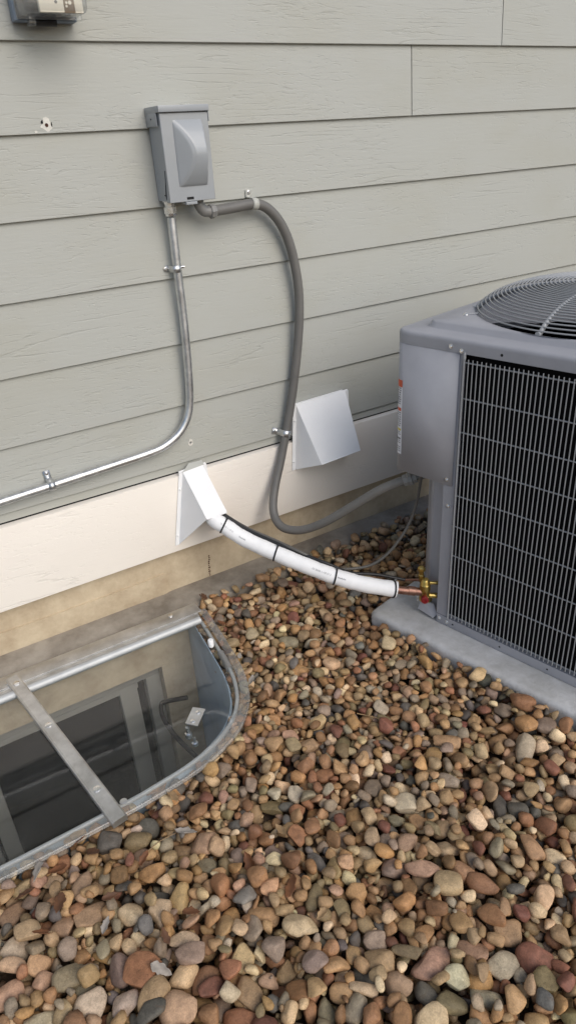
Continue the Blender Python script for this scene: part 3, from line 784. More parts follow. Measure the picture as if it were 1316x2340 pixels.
cpx = [(951, 1150, -.475), (935, 1195, -.465), (910, 1236, -.455), (880, 1270, -.435), (845, 1292, -.41), (800, 1300, -.385), (760, 1297, -.365)]
cpts = [k0, k0+np.array([.0, .0, -.03])]+[atY(*q_) for q_ in cpx]+[back[3]+np.array([-.01, .012, .008]), back[2]+np.array([0, .010, .006]), back[1]+np.array([0, .010, .004]), back[0]+np.array([0, .008, .002])]
tube('cable_jacket', catmull(cpts, 8), .0046, mat('cable_grey', srgb('#5c5954'), .5), cab, 10)

# ------------------------------------------------------------------ window well and its cover
well = thing('window_well', 'blue-grey steel window well sunk into the gravel below the wall', 'window well', (XC, -.09, 0))
bm = bmesh.new(); A = []; B = []
zs = [.012, .008]+list(np.linspace(0, -1.25, 26)); rows = []
for j, z in enumerate(zs):
    w = .004*math.cos(j*math.pi) if j > 2 else 0
    pp = offset_rim(-.020+w*.0); rows.append([bm.verts.new(local(well, (x, y, z))) for x, y in [(pp[0][0], -.092)]+[tuple(q) for q in pp]+[(pp[-1][0], -.092)]])
for a, b in zip(rows, rows[1:]):
    for i in range(len(a)-1): bm.faces.new((a[i], a[i+1], b[i+1], b[i]))
o = from_bm('steel_wall', bm, WELLST, well, smooth=True)
md = o.modifiers.new('solid', 'SOLIDIFY'); md.thickness = .003; md.offset = 1
pp = offset_rim(-.018); tube('rolled_edge', [local(well, (x, y, .006)) for x, y in pp], .0028, WELLST, well, 10)
ri = [(.595, -.30, -.30), (.56, -.20, -.30)]
def zpt(u, v, z): return atZ(u, v, z)
rb = [atZ(428, 1594, -.22), atZ(380, 1603, -.24), atZ(369, 1612, -.25), atZ(374, 1640, -.27), atZ(400, 1680, -.30), atZ(450, 1730, -.33), atZ(470, 1745, -.34)]
tube('rebar_rung', [local(well, p_) for p_ in catmull(rb, 6)], .0075, REBAR, well, 8)
o = poly('well_floor', [(-1.2, -.08, -1.18), (1, -.08, -1.18), (1, -.95, -1.18), (-1.2, -.95, -1.18)], [[0, 1, 2, 3]], SOIL); tag(o, kind='structure')

cover = thing('well_cover', 'clear polycarbonate window well cover in an aluminium frame with a cross bar', 'well cover', (XC, -.13, .035))
ZC = .0385
out = offset_rim(.031)
bm = bmesh.new()
ring = [(x, y) for x, y in out]; ring[0] = (ring[0][0], -.14); ring[-1] = (ring[-1][0], -.14)
wob = random.Random(3)
ring = [(x+wob.uniform(-.0015, .0015), y+wob.uniform(-.0015, .0015)) for x, y in ring]
bm_prism(bm, ring, lambda p_, s: local(cover, (p_[0], p_[1], ZC-.0035 if s else ZC)))
from_bm('clear_sheet', bm, POLY, cover)
lip = offset_rim(.0315); bm = bmesh.new(); A_ = [bm.verts.new(local(cover, (x, y, ZC+.0008))) for x, y in lip[1:-1]]; B_ = [bm.verts.new(local(cover, (x*1.004, y-.002, ZC-.012))) for x, y in lip[1:-1]]
for i in range(len(A_)-1): bm.faces.new((A_[i], A_[i+1], B_[i+1], B_[i]))
o = from_bm('sheet_lip', bm, CLOUD, cover, smooth=True); md = o.modifiers.new('solid', 'SOLIDIFY'); md.thickness = .002
mi, mo = offset_rim(.009), offset_rim(.0305); bm = bmesh.new(); A_ = [bm.verts.new(local(cover, (x, y, ZC+.0012))) for x, y in mi[1:-1]]; B_ = [bm.verts.new(local(cover, (x, y, ZC+.0012))) for x, y in mo[1:-1]]
for i in range(len(A_)-1): bm.faces.new((A_[i], A_[i+1], B_[i+1], B_[i]))
from_bm('sheet_margin', bm, CLOUD, cover)
ptsr = offset_rim(.0); tube('rim_tube', [local(cover, (x, y, ZC-.0095)) for x, y in ptsr], .0056, RIMW, cover, 12)
# wall side: flat flange strip and the hinge tube in front of it
box('wall_flange', local(cover, (2*XC-.645, -.150, ZC+.001)), local(cover, (.645, -.098, ZC+.004)), ALU, cover, .0008)
box('flange_step', local(cover, (2*XC-.630, -.166, ZC-.002)), local(cover, (.630, -.1502, ZC+.0012)), ALU, cover, .0006)
tube('hinge_tube', [local(cover, (2*XC-.622, -.184, ZC-.001)), local(cover, (.622, -.184, ZC-.001))], .0125, RIMW, cover, 16)
def cross_bar(x0_, x1_):
    a, b = np.array([x0_, -.128, ZC+.010]), np.array([x1_, -.742, ZC+.006]); d_ = b-a; t = d_/np.linalg.norm(d_); sd = np.array([-t[1], t[0], 0]); sd /= np.linalg.norm(sd)
    w = .0175; bm = bmesh.new()
    prf = [(-w, -.010), (-w, .004), (-w+.004, .0075), (w-.004, .0075), (w, .004), (w, -.010)]
    bm_prism(bm, prf, lambda p_, s: tuple(np.array(local(cover, (b if s else a)))+sd*p_[0]+np.array([0, 0, p_[1]])))
    o = from_bm('cross_bar', bm, ALU, cover, auto=30)
    for f in (.06, .40, .83):
        screw(o, np.array(local(cover, a+d_*f))+np.array([0, 0, .0075]), (0, 0, 1), .0088, ZINC, False)
cross_bar(.072, .163); cross_bar(-.60, -.50)
for (u, v) in ((391, 1407), (21, 1560)):
    p_ = atZ(u, v, ZC+.004); screw(cover, local(cover, p_), (0, 0, 1), .0085, ZINC, False)
p_ = atZ(283, 1832, ZC); screw(cover, local(cover, (p_[0], p_[1], ZC)), (0, 0, 1), .0085, ALU, False)
# latch plate with two rivets and the hook under it
A4 = [atZ(u, v, ZC+.001) for u, v in ((441, 1617), (470, 1621), (452, 1660), (424, 1654))]
bm = bmesh.new(); bm_prism(bm, [tuple(p_[:2]) for p_ in A4], lambda p_, s: local(cover, (p_[0], p_[1], ZC+.0028 if s else ZC+.0006)))
lt = from_bm('latch_plate', bm, ALU, cover)
for (u, v) in ((453, 1628), (441, 1648)):
    p_ = atZ(u, v, ZC+.003); screw(lt, local(cover, p_), (0, 0, 1), .0062, ZINC, False)
p_ = atZ(430, 1672, ZC-.02); rev('latch_bolt', local(cover, (p_[0], p_[1], ZC-.045)), (0, 0, 1), [(0, .004), (.006, .009), (.02, .009), (.022, .005), (.041, .005)], ZINC, cover, 10)
p_ = atZ(444, 1688, ZC-.03); rev('latch_bolt', local(cover, (p_[0], p_[1], ZC-.055)), (0, 0, 1), [(0, .004), (.004, .008), (.012, .008), (.014, .004), (.03, .004)], ZINC, cover, 10)
# end peg and sleeve on the rim
p_ = atZ(483, 1476, ZC+.002); rev('end_peg', local(cover, (p_[0], p_[1], ZC+.001)), (0, 0, 1), [(0, .0075), (.004, .0085), (.021, .0085), (.0235, .0075), (.024, .003)], HOODW, cover, 14)
i0 = int(np.argmin(np.abs(ptsr[:, 1]+.40)+(ptsr[:, 0] < 0)*9)); 
tube('rim_sleeve', [local(cover, (x, y, ZC-.0095)) for x, y in ptsr[i0-2:i0+3]], .0105, FIT, cover, 12)

# ------------------------------------------------------------------ weatherproof outlet cover at the top left
oc = thing('outlet_cover', 'clear bubble weatherproof outlet cover on the siding at the top left corner', 'outlet cover', (.50, 0, 1.50))
def W2(u, v, y): return local(oc, atY(u, v, y))
bl = atY(28, 52, -.004); br = atY(170, 60, -.02)
bx0, bx1 = bl[0], bl[0]+.135; bz = bl[2]; 
box('back_plate', local(oc, (bx0, -.030, bz)), local(oc, (bx1, -.002, bz+.16)), SLATE, oc, .004)
box('gasket', local(oc, (bx0+.006, -.040, bz+.004)), local(oc, (bx1-.004, -.0302, bz+.156)), BLACK, oc, .003)
bm = bmesh.new(); bm_box(bm, local(oc, (bx0+.004, -.112, bz+.004)), local(oc, (bx1+.002, -.0405, bz+.165)), .016, 4)
from_bm('clear_bubble', bm, BUBBLE, oc, auto=60)
bm = bmesh.new(); bm_box(bm, local(oc, (bx0+.001, -.048, bz+.001)), local(oc, (bx1+.006, -.0415, bz+.168)), .0025)
from_bm('bubble_lip', bm, BUBBLE, oc, auto=40)
yf = -.108; px_ = [atY(u, 27+(u-95)*.05, yf) for u in (93, 150, 174, 193)]; fz = px_[0][2]-bz
bx_ = [q[0]-bx0 for q in px_]
box('receptacle_face', local(oc, (bx0+bx_[0], yf, bz+fz)), local(oc, (bx0+bx_[1], yf+.012, bz+.150)), CREAM, oc, .002)
box('brown_panel', local(oc, (bx0+bx_[1]+.0002, yf+.0005, bz+fz)), local(oc, (bx0+bx_[2], yf+.012, bz+.150)), BROWNL, oc, .001)
box('cream_edge', local(oc, (bx0+bx_[2]+.0002, yf+.0003, bz+fz)), local(oc, (bx0+bx_[3], yf+.012, bz+.150)), CREAM, oc, .001)
for u, v, r_ in ((152.5, 6, .0024), (160, 6, .0036), (153, 14, .0024)):
    p_ = atY(u, v, yf); rev('panel_symbol', local(oc, (p_[0], yf+.0003, p_[2])), (0, -1, 0), [(0, r_), (.0006, r_)], CREAM, oc, 12)
p_ = atY(128, 4, yf); rev('reset_button', local(oc, (p_[0], yf, p_[2])), (0, -1, 0), [(0, .003), (.0008, .003)], INK, oc, 10)
box('latch_tab', local(oc, (bx0+.022, -.060, bz-.012)), local(oc, (bx0+.036, -.036, bz+.004)), BUBBLE, oc, .002)
rev('hinge_pin', local(oc, (bx0+.026, -.035, bz-.004)), (1, 0, 0), [(0, .006), (.06, .006)], BLACK, oc, 10)
for i in range(4):
    rev('knockout_ring', local(oc, (bx0+.035+.022*i, -.078, bz+.0035)), (0, 0, -1), [(0, .007), (.0015, .007), (.0016, .005)], BUBBLE, oc, 12)

# ------------------------------------------------------------------ river stones
def stone_mesh(name, seed, sub):
    bm = bmesh.new(); bmesh.ops.create_icosphere(bm, subdivisions=sub, radius=1.0)
    q = np.random.default_rng(seed); V = np.array([v.co[:] for v in bm.verts])
    p_ = q.uniform(2.0, 3.4); V /= ((np.abs(V)**p_).sum(1)**(1/p_))[:, None]
    for _ in range(q.integers(4, 11)):                    # soft worn facets
        d_ = q.normal(size=3); d_ /= np.linalg.norm(d_); h = q.uniform(.50, .88); k = V@d_
        ov = np.maximum(0, k-h); V -= np.outer(ov*q.uniform(.6, .95), d_)
    for _ in range(5):
        d_ = q.normal(size=3)*q.uniform(1.2, 2.6); ph = q.uniform(0, 6.28); V *= (1+q.uniform(.015, .06)*np.sin(V@d_+ph))[:, None]
    V[:, 0] *= 1+q.uniform(-.22, .22)*V[:, 1]; V[:, 1] *= 1+q.uniform(-.15, .15)*V[:, 0]
    V -= (V.max(0)+V.min(0))/2; V /= np.abs(V).max(0)
    for v, c in zip(bm.verts, V): v.co = Vector(c)
    me = bpy.data.meshes.new(name); bm.to_mesh(me); bm.free()
    me.polygons.foreach_set('use_smooth', [True]*len(me.polygons))
    return me
NSH = 26
hi_mesh = [stone_mesh('river_stone', 100+i, 3) for i in range(NSH)]
mid_np = []
for i in range(NSH):
    row = []
    for sub in (2, 1):
        me = stone_mesh('tmp', 100+i, sub); V = np.zeros(len(me.vertices)*3); me.vertices.foreach_get('co', V)
        Fq = np.zeros(len(me.polygons)*3, dtype=np.int32); me.polygons.foreach_get('vertices', Fq); row.append((V.reshape(-1, 3), Fq.reshape(-1, 3)))
        bpy.data.meshes.remove(me)
    mid_np.append(row)

def stone_material(name, from_obj):
    m = bpy.data.materials.new(name); m.use_nodes = True; n = m.node_tree.nodes; l = m.node_tree.links; b = n['Principled BSDF']
    if from_obj: s = n.new('ShaderNodeObjectInfo'); col = s.outputs['Color']
    else: s = n.new('ShaderNodeAttribute'); s.attribute_name = 'stone_colour'; col = s.outputs['Color']
    g = n.new('ShaderNodeNewGeometry')
    def noise(sc, d_, rg=.6, dist=0):
        t = n.new('ShaderNodeTexNoise'); t.inputs['Scale'].default_value = sc; t.inputs['Detail'].default_value = d_; t.inputs['Roughness'].default_value = rg
        t.inputs['Distortion'].default_value = dist; l.new(g.outputs['Position'], t.inputs['Vector']); return t.outputs['Fac']
    def mr(v, a, b_, c, d_):
        k = n.new('ShaderNodeMapRange'); k.inputs[1].default_value = a; k.inputs[2].default_value = b_; k.inputs[3].default_value = c; k.inputs[4].default_value = d_; l.new(v, k.inputs[0]); return k.outputs[0]
    big = mr(noise(55, 4, .6, .6), .3, .7, .72, 1.24); fin = mr(noise(380, 3), .3, .7, .80, 1.16)
    sp = n.new('ShaderNodeTexVoronoi'); sp.inputs['Scale'].default_value = 330; l.new(g.outputs['Position'], sp.inputs['Vector'])
    pit = mr(sp.outputs['Distance'], .10, .26, .50, 1.0)
    pm = mr(noise(26, 2), .48, .60, 0.0, 1.0)
    mixp = n.new('ShaderNodeMix'); mixp.inputs[2].default_value = 1.0; l.new(pm, mixp.inputs[0]); l.new(pit, mixp.inputs[3])
    def mul(a, c):
        k = n.new('ShaderNodeMath'); k.operation = 'MULTIPLY'; l.new(a, k.inputs[0]); l.new(c, k.inputs[1]); return k.outputs[0]
    f = mul(mul(big, fin), mixp.outputs[0])
    vm = n.new('ShaderNodeVectorMath'); vm.operation = 'SCALE'; l.new(col, vm.inputs[0]); l.new(f, vm.inputs['Scale'])
    # rusty stain patches
    st = n.new('ShaderNodeMix'); st.data_type = 'RGBA'; l.new(vm.outputs[0], st.inputs[6]); st.inputs[7].default_value = (.12, .065, .03, 1)
    l.new(mr(noise(38, 5, .65, 1.0), .60, .74, 0, .5), st.inputs[0]); l.new(st.outputs[2], b.inputs['Base Color'])
    l.new(mr(noise(90, 3), .3, .7, .50, .78), b.inputs['Roughness']); b.inputs['Specular IOR Level'].default_value = .28
    bp = n.new('ShaderNodeBump'); bp.inputs['Strength'].default_value = .7; bp.inputs['Distance'].default_value = .0014
    hh = n.new('ShaderNodeMath'); hh.operation = 'ADD'; l.new(noise(190, 4), hh.inputs[0]); l.new(mixp.outputs[0], hh.inputs[1])
    l.new(hh.outputs[0], bp.inputs['Height']); l.new(bp.outputs[0], b.inputs['Normal'])
    return m
ST_OBJ = stone_material('river_stone_surface', True); ST_BED = stone_material('pebble_bed_surface', False)
for me in hi_mesh: me.materials.append(ST_OBJ)

PALETTE = {   # name: (colour words, srgb, weight)
 'tan': ('tan', '#a88a62', 24), 'buff': ('pale buff', '#b9a37d', 14), 'brown': ('brown', '#8c6c4a', 16), 'gold': ('golden brown', '#a38052', 10),
 'grey': ('grey', '#8e8470', 9), 'taupe': ('taupe', '#94805f', 14), 'pink': ('pinkish', '#a2866c', 6), 'slate': ('dark slate', '#5b5a55', 5),
 'olive': ('olive grey', '#837656', 7), 'rust': ('rusty orange', '#90674a', 5), 'cream': ('cream', '#c8b792', 6), 'pale': ('pale grey', '#aca28c', 5),
 'red': ('dark red', '#764f40', 3), 'mauve': ('mauve grey', '#857668', 6), 'blue': ('blue grey', '#6c6d69', 2)}
PK = list(PALETTE); PW = np.array([PALETTE[k][2] for k in PK], float); PW /= PW.sum()
def stone_colour(k, q):
    c = np.array(srgb(PALETTE[k][1])); return np.clip((c*.86+.14*c.mean())*1.13*np.array([1.05, .95, .865])*q.uniform(.74, 1.18)*(1+q.normal(0, .03, 3)), .01, .9)

# stones one can recognise in the photograph: (u, v, length px, width px, turn, colour)
c8 = lambda x, y: (600+x*.544, 1400+y*.544)
FEAT = []
for x, y, a, b, rot, k in [(105, 100, 90, 55, 0, 'grey'), (315, 170, 60, 40, 0, 'pale'), (265, 262, 50, 45, 90, 'gold'), (905, 283, 74, 68, 0, 'buff'), (585, 205, 60, 42, 20, 'grey'), (1010, 402, 78, 66, 50, 'mauve'), (1072, 395, 108, 66, -25, 'brown'), (1105, 470, 82, 64, 10, 'gold'), (1187, 480, 80, 70, 80, 'mauve'), (1110, 562, 128, 72, 80, 'pale'), (780, 545, 112, 58, -5, 'tan'), (325, 528, 105, 58, 32, 'olive'), (240, 655, 80, 62, 35, 'rust'), (465, 712, 95, 70, 75, 'mauve'), (585, 705, 66, 58, 0, 'cream'), (775, 678, 86, 64, 0, 'grey'), (605, 785, 96, 82, 10, 'pale'), (28, 772, 95, 58, 0, 'olive'), (990, 800, 112, 52, 70, 'slate'), (1062, 810, 78, 55, 0, 'slate'), (445, 1000, 90, 62, -45, 'cream'), (218, 1030, 112, 48, -55, 'blue'), (675, 1072, 130, 76, -22, 'pink'), (775, 1130, 106, 90, 0, 'buff'), (605, 977, 84, 66, 0, 'pink'), (470, 940, 76, 58, 80, 'pink'), (1230, 1020, 78, 68, 0, 'cream'), (1125, 985, 108, 80, -60, 'tan'), (910, 1130, 122, 66, -15, 'brown'), (155, 1310, 136, 80, 0, 'cream'), (460, 1350, 88, 76, 0, 'grey'), (860, 1388, 122, 68, -8, 'pink'), (1030, 1325, 108, 82, 10, 'tan'), (1135, 1432, 126, 100, 10, 'red'), (715, 1465, 160, 98, 15, 'pink'), (1005, 1448, 122, 78, 38, 'pale'), (490, 1440, 108, 86, 0, 'taupe'), (815, 1520, 92, 80, 0, 'pale'), (570, 1540, 106, 84, 0, 'pink'), (710, 1578, 118, 64, -45, 'slate'), (226, 1466, 96, 74, 0, 'mauve'), (415, 1568, 108, 50, -8, 'cream'), (700, 1665, 118, 84, 0, 'cream'), (605, 1420, 112, 44, -12, 'olive'), (208, 1190, 112, 58, 78, 'olive'), (800, 1622, 112, 72, -12, 'olive'), (942, 1600, 116, 60, -8, 'grey'), (1060, 1622, 102, 74, 80, 'tan'), (1150, 1690, 92, 66, 10, 'tan'), (962, 1282, 94, 80, -60, 'rust'), (80, 1550, 92, 44, 15, 'rust'), (285, 1650, 88, 66, 80, 'grey'), (560, 855, 70, 62, 0, 'grey'), (1190, 1540, 100, 80, 20, 'olive'), (640, 860, 78, 66, 0, 'tan'), (90, 1480, 90, 66, 60, 'taupe')]:
    FEAT.append((*c8(x, y), a*.544, b*.544, rot, k))
for x, y, a, b, rot, k in [(68, 532, 106, 98, 0, 'pale'), (62, 606, 112, 50, 0, 'pink'), (585, 355, 104, 92, -35, 'cream'), (408, 350, 132, 76, 25, 'taupe'), (690, 172, 108, 80, 45, 'gold'), (705, 266, 92, 62, 0, 'slate'), (1125, 310, 92, 72, 45, 'blue'), (640, 652, 136, 126, 0, 'rust'), (840, 660, 104, 92, 60, 'buff'), (830, 805, 158, 132, 20, 'pink'), (575, 776, 120, 80, 0, 'pale'), (410, 756, 122, 110, 60, 'pale'), (698, 746, 138, 84, 40, 'taupe'), (706, 816, 120, 66, 35, 'slate'), (916, 670, 126, 72, 42, 'brown'), (958, 712, 116, 62, 38, 'red'), (1095, 836, 148, 74, 0, 'rust'), (1122, 725, 128, 80, -35, 'taupe'), (870, 582, 122, 92, 0, 'mauve'), (1095, 566, 104, 84, 60, 'buff'), (842, 498, 122, 58, 10, 'cream'), (1185, 374, 130, 78, 0, 'tan'), (1030, 645, 96, 72, -15, 'rust'), (45, 740, 118, 76, 42, 'pink'), (62, 342, 128, 82, 42, 'pink'), (296, 402, 104, 80, 35, 'pink'), (296, 656, 124, 84, 28, 'grey'), (380, 245, 112, 74, 50, 'pink'), (178, 832, 128, 66, 10, 'pale'), (165, 590, 88, 70, 0, 'tan'), (615, 46, 112, 86, -10, 'olive'), (500, 42, 98, 86, 0, 'slate'), (920, 42, 104, 88, 70, 'pink'), (1240, 106, 76, 56, 0, 'cream'), (940, 130, 88, 68, 0, 'grey'), (830, 66, 88, 80, 0, 'tan'), (816, 282, 122, 80, 70, 'tan'), (1046, 370, 84, 76, 0, 'gold'), (880, 330, 84, 58, 65, 'cream'), (130, 456, 98, 76, 25, 'buff'), (1240, 255, 90, 68, 60, 'tan'), (1170, 240, 96, 80, 0, 'brown')]:
    FEAT.append((x*.5015, 1900+y*.5015, a*.5015, b*.5015, rot, k))
FEAT += [(670, 1331, 58, 26, 0, 'red'), (560, 1345, 44, 34, 0, 'brown'), (604, 1333, 36, 30, 0, 'tan'), (738, 1275, 30, 24, 20, 'rust'), (1028, 1205, 40, 34, 0, 'slate')]

GX0, GX1, GY0, GY1, GS = -.75, 2.35, -2.15, -.035, .0028
NXg, NYg = int((GX1-GX0)/GS), int((GY1-GY0)/GS)
gx = GX0+(np.arange(NXg)+.5)*GS; gy = GY0+(np.arange(NYg)+.5)*GS
XX, YY = np.meshgrid(gx, gy)                       # [iy, ix]
# no-go areas: pad, well opening, ledge
ss = (XX-AB[0])*DV[0]+(YY-AB[1])*DV[1]; nn_ = (XX-AB[0])*NV[0]+(YY-AB[1])*NV[1]
blk = (ss > ps0-.002) & (ss < ps1+.002) & (nn_ > pn0-.002) & (nn_ < pn1+.002)
def in_poly(px, py, poly_):
    inside = np.zeros(px.shape, bool); n = len(poly_); j = n-1
    for i in range(n):
        xi, yi = poly_[i]; xj, yj = poly_[j]
        c = ((yi > py) != (yj > py)) & (px < (xj-xi)*(py-yi)/(yj-yi+1e-12)+xi); inside ^= c; j = i
    return inside
wp_ = [tuple(q_) for q_ in offset_rim(-.018)]; wp_ = [(wp_[0][0], 0.1)]+wp_+[(wp_[-1][0], 0.1)]
cvp = [tuple(q_) for q_ in offset_rim(.040)]; cvp = [(cvp[0][0], 0.1)]+cvp+[(cvp[-1][0], 0.1)]
inwell = in_poly(XX, YY, wp_); incov = in_poly(XX, YY, cvp)
H = np.full((NYg, NXg), -.050); WALLH = 9.0
H[(YY > -.095) & (YY <= -.07)] = .024
H[blk | inwell | (YY > -.074) | ((YY > -.094) & (XX < .655))] = WALLH
# the bed rises slightly to the back and stays below the cover edge
def target_h(x, y):
    h = .016*min(1, max(0, (y+.22)/.12))+0.004+.004*math.sin(3*x+1)+.004*math.sin(4.3*y)+.012*max(0, (y+.5))
    dr_ = math.sqrt(((RIMC-np.array([x, y]))**2).sum(1).min()); h += .020*max(0, 1-dr_/.10)
    n_p = (x-AB[0])*NV[0]+(y-AB[1])*NV[1]; return h+.024*max(0, 1-max(0, pn0-n_p)/.13)
lock = np.zeros_like(H, bool)
stones = []
def ellipsoid_profile(Rm, rad_, cx, cy):
    A = Rm@np.diag(1/np.asarray(rad_)**2)@Rm.T
    ex = math.sqrt((Rm[0]**2*np.asarray(rad_)**2).sum()); ey = math.sqrt((Rm[1]**2*np.asarray(rad_)**2).sum())
    ix0, ix1 = int((cx-ex-GX0)/GS), int((cx+ex-GX0)/GS)+1; iy0, iy1 = int((cy-ey-GY0)/GS), int((cy+ey-GY0)/GS)+1
    if ix0 < 0 or iy0 < 0 or ix1 > NXg or iy1 > NYg: return None
    dx = gx[ix0:ix1]-cx; dy = (gy[iy0:iy1]-cy)[:, None]
    qd = A[0, 0]*dx*dx+2*A[0, 1]*dx*dy+A[1, 1]*dy*dy; bb = A[0, 2]*dx+A[1, 2]*dy; c = A[2, 2]
    disc = bb*bb-c*(qd-1); ok = disc > 0
    if not ok.any(): return None
    sq = np.sqrt(np.maximum(disc, 0)); return (iy0, iy1, ix0, ix1), ok, (-bb-sq)/c, (-bb+sq)/c
def rotm(yaw, tx, ty):
    c, s = math.cos(yaw), math.sin(yaw); Rz = np.array([[c, -s, 0], [s, c, 0], [0, 0, 1]])
    c, s = math.cos(tx), math.sin(tx); Rx = np.array([[1, 0, 0], [0, c, -s], [0, s, c]])
    c, s = math.cos(ty), math.sin(ty); Ry = np.array([[c, 0, s], [0, 1, 0], [-s, 0, c]])
    return Rz@Ry@Rx
def try_stone(cx, cy, rad_, Rm, sink=0.0):
    pr_ = ellipsoid_profile(Rm, np.asarray(rad_)*.94, cx, cy)
    if pr_ is None: return None
    (a, b, c, d_), ok, zb_, zt_ = pr_; Hs = H[a:b, c:d_]
    gap = (Hs-zb_)[ok]
    if gap.size == 0: return None
    z_ = float(np.partition(gap, -1-min(2, gap.size-1))[-1-min(2, gap.size-1)])-sink
    if incov[min(NYg-1, max(0, int((cy-GY0)/GS))), min(NXg-1, max(0, int((cx-GX0)/GS)))] and z_+float(zt_[ok].max()) > .031: return None
    return z_, pr_
def commit(cx, cy, z0, pr_, rad_, Rm, col, shape, feat=False, key=None, idx=None):
    (a, b, c, d_), ok, zb_, zt_ = pr_; Hs = H[a:b, c:d_]; Hs[ok] = np.maximum(Hs[ok], (z0+zt_)[ok])
    if feat: lock[a:b, c:d_] |= ok
    stones.append(dict(p=(cx, cy, z0), r=tuple(rad_), R=Rm, c=col, s=shape, f=feat, k=key))
def rnd_radii(q, scale=1.0):
    a = np.clip(q.lognormal(math.log(.0149), .25), .0088, .027)*scale; b = a*q.uniform(.62, .95); c = b*q.uniform(.48, .90)
    return a, b, c
def in_view(x, y, z=0.0, m=90):
    p_ = proj(np.array([x, y, z])); return -m < p_[0] < 1316+m and p_[1] < 2340+m and p_[1] > 900
def layer(count, K, lim, scale, lockcheck):
    for _ in range(count):
        cx, cy = rng.uniform(GX0+.04, GX1-.04), rng.uniform(GY0+.04, GY1-.012)
        view = in_view(cx, cy)
        if not view and rng.random() < .30: continue
        rad_ = rnd_radii(rng, scale); Rm = rotm(rng.uniform(0, 6.283), rng.normal(0, .42), rng.normal(0, .42)); best = None
        for k in range(K):
            x, y = (cx, cy) if k == 0 else (cx+rng.normal(0, .02), cy+rng.normal(0, .02))
            t = try_stone(x, y, rad_, Rm)
            if t is None or t[0] > 1: continue
            if lockcheck and (lock[t[1][0][0]:t[1][0][1], t[1][0][2]:t[1][0][3]] & t[1][1]).mean() > lockcheck: continue
            if best is None or t[0] < best[0]: best = (t[0], t[1], x, y)
        if best is None: continue
        z0, pr_, x, y = best
        if z0+rad_[2]*.6 > target_h(x, y)+lim: continue
        k = PK[rng.choice(len(PK), p=PW)]
        commit(x, y, z0, pr_, rad_, Rm, stone_colour(k, rng), int(rng.integers(NSH)), key=k)
AREA_N = 6500
layer(AREA_N, 4, .0, 1.0, 0)
layer(6000, 5, .008, 1.0, 0)
# recognisable stones settle on top of the lower layers
for u, v, a, b, rot, k in FEAT:
    g0 = atZ(u, v, .012); px2m = np.linalg.norm(g0-CAM)/F_PX
    da = math.radians(rot); e1 = atZ(u+10*math.cos(da), v-10*math.sin(da), .012)-g0
    yaw = math.atan2(e1[1], e1[0]); ra = a/2*px2m*.98; rb_ = b/2*px2m*1.02
    rad_ = (ra, max(rb_, ra*.45), min(ra, rb_)*rng.uniform(.55, .75))
    tilt = .28*np.array([-CAM[0]+g0[0], -CAM[1]+g0[1]])/1.5
    best = None
    for q_ in range(6):
        Rm = rotm(yaw+rng.normal(0, .05), rng.normal(.0, .16), rng.normal(0, .16)); x, y = g0[0]+rng.normal(0, .003), g0[1]+rng.normal(0, .003)
        t = try_stone(x, y, rad_, Rm, sink=0.0)
        if t is None or t[0] > 1: continue
        if best is None or t[0] < best[0]: best = (t[0], t[1], x, y, Rm)
    if best is None: continue
    z0 = min(best[0], target_h(best[2], best[3])+.012)
    commit(best[2], best[3], z0, best[1], rad_, best[4], stone_colour(k, rng), int(rng.integers(NSH)), True, k)
layer(10500, 8, .017, .98, .10)
layer(900, 8, .012, .72, .05)
layer(3000, 4, -.004, .36, .02)
# single stones: those that show largest; a stone counts by its projected size if its top is not buried
P3 = np.array([s['p'] for s in stones]); RA = np.array([s['r'] for s in stones])
pp = proj(P3); dist = np.linalg.norm(P3-CAM, axis=1)
size = RA[:, 0]*RA[:, 1]/dist**2
vis = (pp[:, 0] > 12) & (pp[:, 0] < 1304) & (pp[:, 1] < 2328)
ixs = np.clip(((P3[:, 0]-GX0)/GS).astype(int), 0, NXg-1); iys = np.clip(((P3[:, 1]-GY0)/GS).astype(int), 0, NYg-1)
ztop = np.array([s['p'][2]+math.sqrt((s['R'][2]**2*np.array(s['r'])**2*.88).sum()) for s in stones])
expo = np.zeros(len(stones), bool)
for i in range(len(stones)):
    if not vis[i]: continue
    rr = int(RA[i, 1]*.45/GS); sl = H[max(0, iys[i]-rr):iys[i]+rr+1, max(0, ixs[i]-rr):ixs[i]+rr+1]
    expo[i] = np.mean(sl <= ztop[i]+.0012) > .85
score = size*expo+np.array([s['f'] for s in stones])*1.0*(vis)
order = np.argsort(-score)[:300]
single = set(int(i) for i in order if score[i] > 0)

def zone(x, y, u, v):
    sp_ = (x-AB[0])*DV[0]+(y-AB[1])*DV[1]; np_ = (x-AB[0])*NV[0]+(y-AB[1])*NV[1]
    if -.2 < sp_ < .8 and -.24 < np_ < pn0+.01: return 'along the concrete pad'
    dr_ = np.sqrt(((RIMC-np.array([x, y]))**2).sum(1)).min()
    if dr_ < .10: return 'against the well cover rim'
    pl_ = np.sqrt(((lpath[:, :2]-np.array([x, y]))**2).sum(1)).min()
    if pl_ < .09 and y > -.56: return 'below the white insulated pipe'
    col = 'left' if u < 440 else ('middle' if u < 880 else 'right')
    row = 'far' if v < 1720 else ('central' if v < 1960 else ('lower' if v < 2170 else 'nearest'))
    return {'far': 'in the far gravel', 'central': 'in the gravel midway', 'lower': 'in the lower gravel', 'nearest': 'at the bottom edge'}[row]+{'left': ' at left', 'middle': ' in the middle', 'right': ' at right'}[col]
keys = {}
for i in sorted(single):
    s = stones[i]; a, b, c = s['r']; sz = 'large' if a > .024 else ('medium' if a > .018 else 'small'); el = a/b
    shp = 'long' if el > 1.55 else ('oval' if el > 1.22 else 'round')
    keys.setdefault((sz, PALETTE[s['k']][0], shp, zone(*s['p'][:2], *pp[i])), []).append(i)
